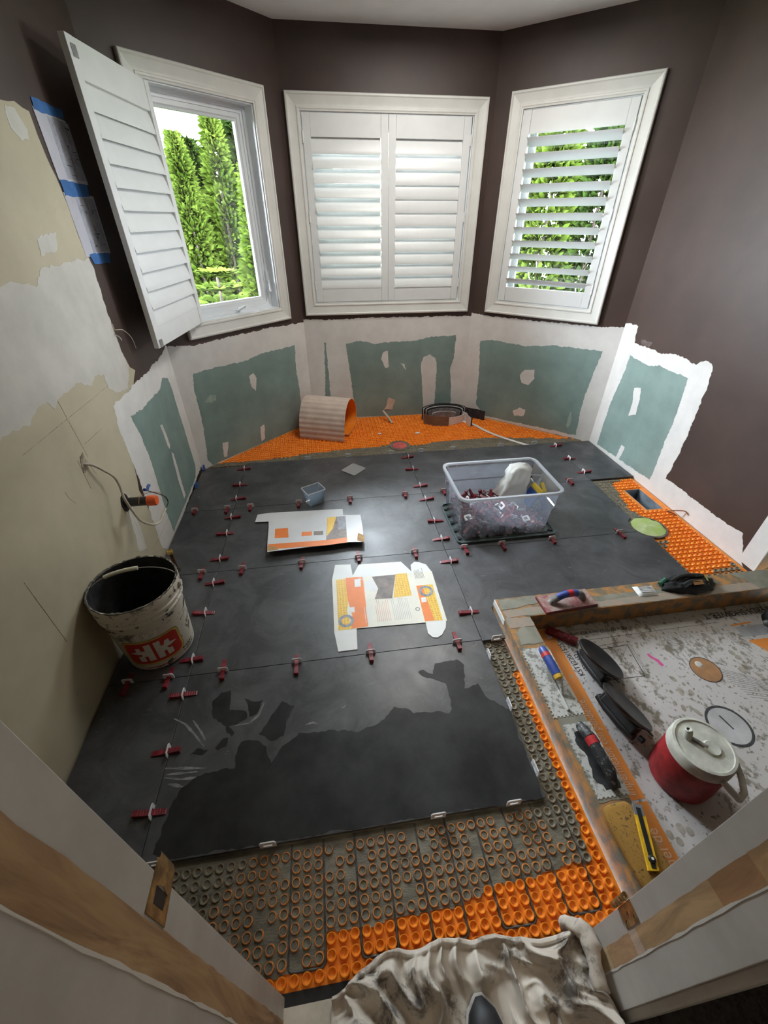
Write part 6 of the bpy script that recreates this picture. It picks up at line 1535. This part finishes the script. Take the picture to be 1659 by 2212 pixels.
# bundled tail of cloth against the right jamb
mb = MB(); mb.tube(smooth_path([(.50, .195, .0), (.52, .180, .030), (.535, .160, .045), (.53, .12, .05), (.52, .07, .04)]), [.016]*6+[.022]*8+[.018]*7, 12)
for v in mb.v: v += .006*noise.noise_vector(v*45)
o = mb.build('cloth_bundle', M['canvas'], None, smooth=3.0); tag(o, 'rolled bundle of canvas pushed against the right door jamb', 'cloth')
# toe of a black shoe on the cloth
shoe = thing('shoe', 'black shoe toe with a white sole edge standing on the drop cloth', 'shoe', (.238, -.050, .0005), (0, 0, 0))
def shoe_sec(y, w, h, z0=0): return [(w*math.cos(t), y, z0+max(0, h*math.sin(t)**.8) if math.sin(t) > 0 else z0) for t in [PI*k/14 for k in range(15)]]
mb = MB(); secs = []
for k in range(15):
    t = k/14; y = -.165+.318*t
    w = .048*(.82+.18*math.sin(PI*min(1, t*1.1))) if t < .72 else .046*math.sqrt(max(.02, 1-((t-.72)/.285)**2)); h = (.085-.045*t) if t < .75 else .051*math.sqrt(max(.05, 1-((t-.75)/.26)**2))
    secs.append(shoe_sec(y, w, h, .016))
n = 15
for s_ in secs: mb.add(s_, [])
mb.f += [[k*n+i, k*n+i+1, (k+1)*n+i+1, (k+1)*n+i] for k in range(14) for i in range(n-1)]; mb.f += [list(range(n)), [14*n+i for i in range(n)]]; mb.f += [[k*n, (k+1)*n, (k+1)*n+n-1, k*n+n-1] for k in range(14)]
mb.m += [0]*(len(mb.f)-len(mb.m)); mb.build('upper', mat('black_shoe_fabric', (.014, .014, .016), .6, .3, 50), shoe, smooth=1.0)
pts = [(s_[0][0]*1.07, s_[0][1]) for s_ in secs]+[(s_[-1][0]*1.07, s_[-1][1]) for s_ in secs[::-1]]
pts = [(x, y+(.006 if y > .13 else 0)) for x, y in pts]
MB().prism(pts, .0, .018).build('sole', mat('off_white_sole', (.60, .58, .54), .6), shoe)

# ================================================================= outside
M['lawn'] = mat('lawn', (.05, .09, .02), .95, .3, 4)
g_ = MB(); g_.span((-40, 5.0, -3.2), (40, 60, -3.0)); tag(g_.build('ground_outside', M['lawn']), kind='structure')
LEAFM = {}
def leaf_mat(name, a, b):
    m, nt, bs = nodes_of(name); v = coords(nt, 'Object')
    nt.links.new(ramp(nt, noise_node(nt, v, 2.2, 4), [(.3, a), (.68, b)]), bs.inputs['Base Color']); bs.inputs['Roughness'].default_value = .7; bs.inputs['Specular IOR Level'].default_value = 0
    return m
LEAFM['hedge'] = leaf_mat('cedar_green', (.0085, .0165, .0016), (.0300, .0430, .0070)); LEAFM['dark'] = leaf_mat('dark_conifer_green', (.004, .009, .002), (.012, .020, .004)); LEAFM['lime'] = leaf_mat('fresh_spruce_tips', (.011, .021, .002), (.030, .044, .008))  # the dark kind is simply a deeper foliage green
M['bark'] = mat('bark', (.05, .035, .025), .9, .3, 10)
def conifer(loc, top, rad, label, kind, seed, n=5200, size=.17, droop=.4, name='conifer'):
    rnd = random.Random(seed); t = thing(name, label, 'tree', (loc[0], loc[1], -3.0), group='trees outside the windows')
    H = top+3.0
    MB().tube([(0, 0, 0), (0, 0, H*.9)], [rad*.10, rad*.02], 8).build('trunk', M['bark'], t)
    mb = MB()
    for i in range(n):
        v = rnd.random()**.75; z = .25+(H-.25)*v
        R_ = rad*(1-v**2.2)**.8*(.85+.25*noise.noise((seed, z*2.2, 0)))+.03
        a = rnd.uniform(0, 2*PI); r_ = R_*(.55+.5*rnd.random()**.5)*(1+.25*noise.noise((math.cos(a)*2, math.sin(a)*2, z*1.6+seed)))
        c = Vector((r_*math.cos(a), r_*math.sin(a), z)); d = Vector((math.cos(a), math.sin(a), rnd.uniform(-droop, .9))).normalized()
        sd = d.cross(Vector((rnd.uniform(-1, 1), rnd.uniform(-1, 1), rnd.uniform(-1, 1)))).normalized(); s_ = size*rnd.uniform(.6, 1.3)
        mb.add([c-d*s_*.5-sd*s_*.16, c-d*s_*.5+sd*s_*.16, c+d*s_*.1+sd*s_*.26, c+d*s_*.75, c+d*s_*.1-sd*s_*.26], [(0, 1, 2, 3, 4)])
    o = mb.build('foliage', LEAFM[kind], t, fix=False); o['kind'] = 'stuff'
    return t
SIDE = ('leftmost', 'second', 'third', 'fourth', 'fifth', 'sixth', 'seventh', 'eighth')
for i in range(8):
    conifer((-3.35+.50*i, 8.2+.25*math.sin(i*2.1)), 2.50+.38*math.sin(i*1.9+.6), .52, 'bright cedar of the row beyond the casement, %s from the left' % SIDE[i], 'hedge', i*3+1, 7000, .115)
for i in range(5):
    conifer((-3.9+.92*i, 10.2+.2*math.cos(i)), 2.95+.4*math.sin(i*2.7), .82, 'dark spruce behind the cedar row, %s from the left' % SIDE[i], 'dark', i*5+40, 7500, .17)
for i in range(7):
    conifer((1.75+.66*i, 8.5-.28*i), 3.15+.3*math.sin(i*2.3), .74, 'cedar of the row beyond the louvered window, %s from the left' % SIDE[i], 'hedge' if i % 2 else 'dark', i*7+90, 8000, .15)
# young spruce with pale new tips close to the casement
def spruce(loc, top, rad, label, seed):
    rnd = random.Random(seed); t = thing('young_spruce', label, 'tree', (loc[0], loc[1], -3.0), group='trees outside the windows')
    H = top+3.0
    MB().tube([(0, 0, 0), (0, 0, H)], [.06, .012], 8).build('trunk', M['bark'], t)
    mb = MB()
    for w in range(24):
        z = H*(.15+.84*w/23); R_ = rad*(1-(z/H))**.8+.12
        for b_ in range(9):
            a = 2*PI*b_/9+w*.7; d = Vector((math.cos(a), math.sin(a), .22)); L = R_*rnd.uniform(.8, 1.15)
            for k in range(16):
                s = .15+.85*k/15; c = Vector((0, 0, z))+d*L*s
                for sg in (-1, 1):
                    sd = Vector((-math.sin(a), math.cos(a), 0))*sg; dd = (d*.8+sd*.8+Vector((0, 0, rnd.uniform(-.15, .3)))).normalized(); l = .17*(1.15-s*.6)*rnd.uniform(.7, 1.2); up = Vector((0, 0, .018))
                    e = c+dd*l; nn = dd.cross(Vector((0, 0, 1))).normalized()*.017
                    mb.add([c-nn, c+nn, e+nn*1.1, e+dd*.02, e-nn*1.1, c+dd*l*.5+up], [(0, 1, 5), (1, 2, 5), (2, 3, 5), (3, 4, 5), (4, 0, 5)])
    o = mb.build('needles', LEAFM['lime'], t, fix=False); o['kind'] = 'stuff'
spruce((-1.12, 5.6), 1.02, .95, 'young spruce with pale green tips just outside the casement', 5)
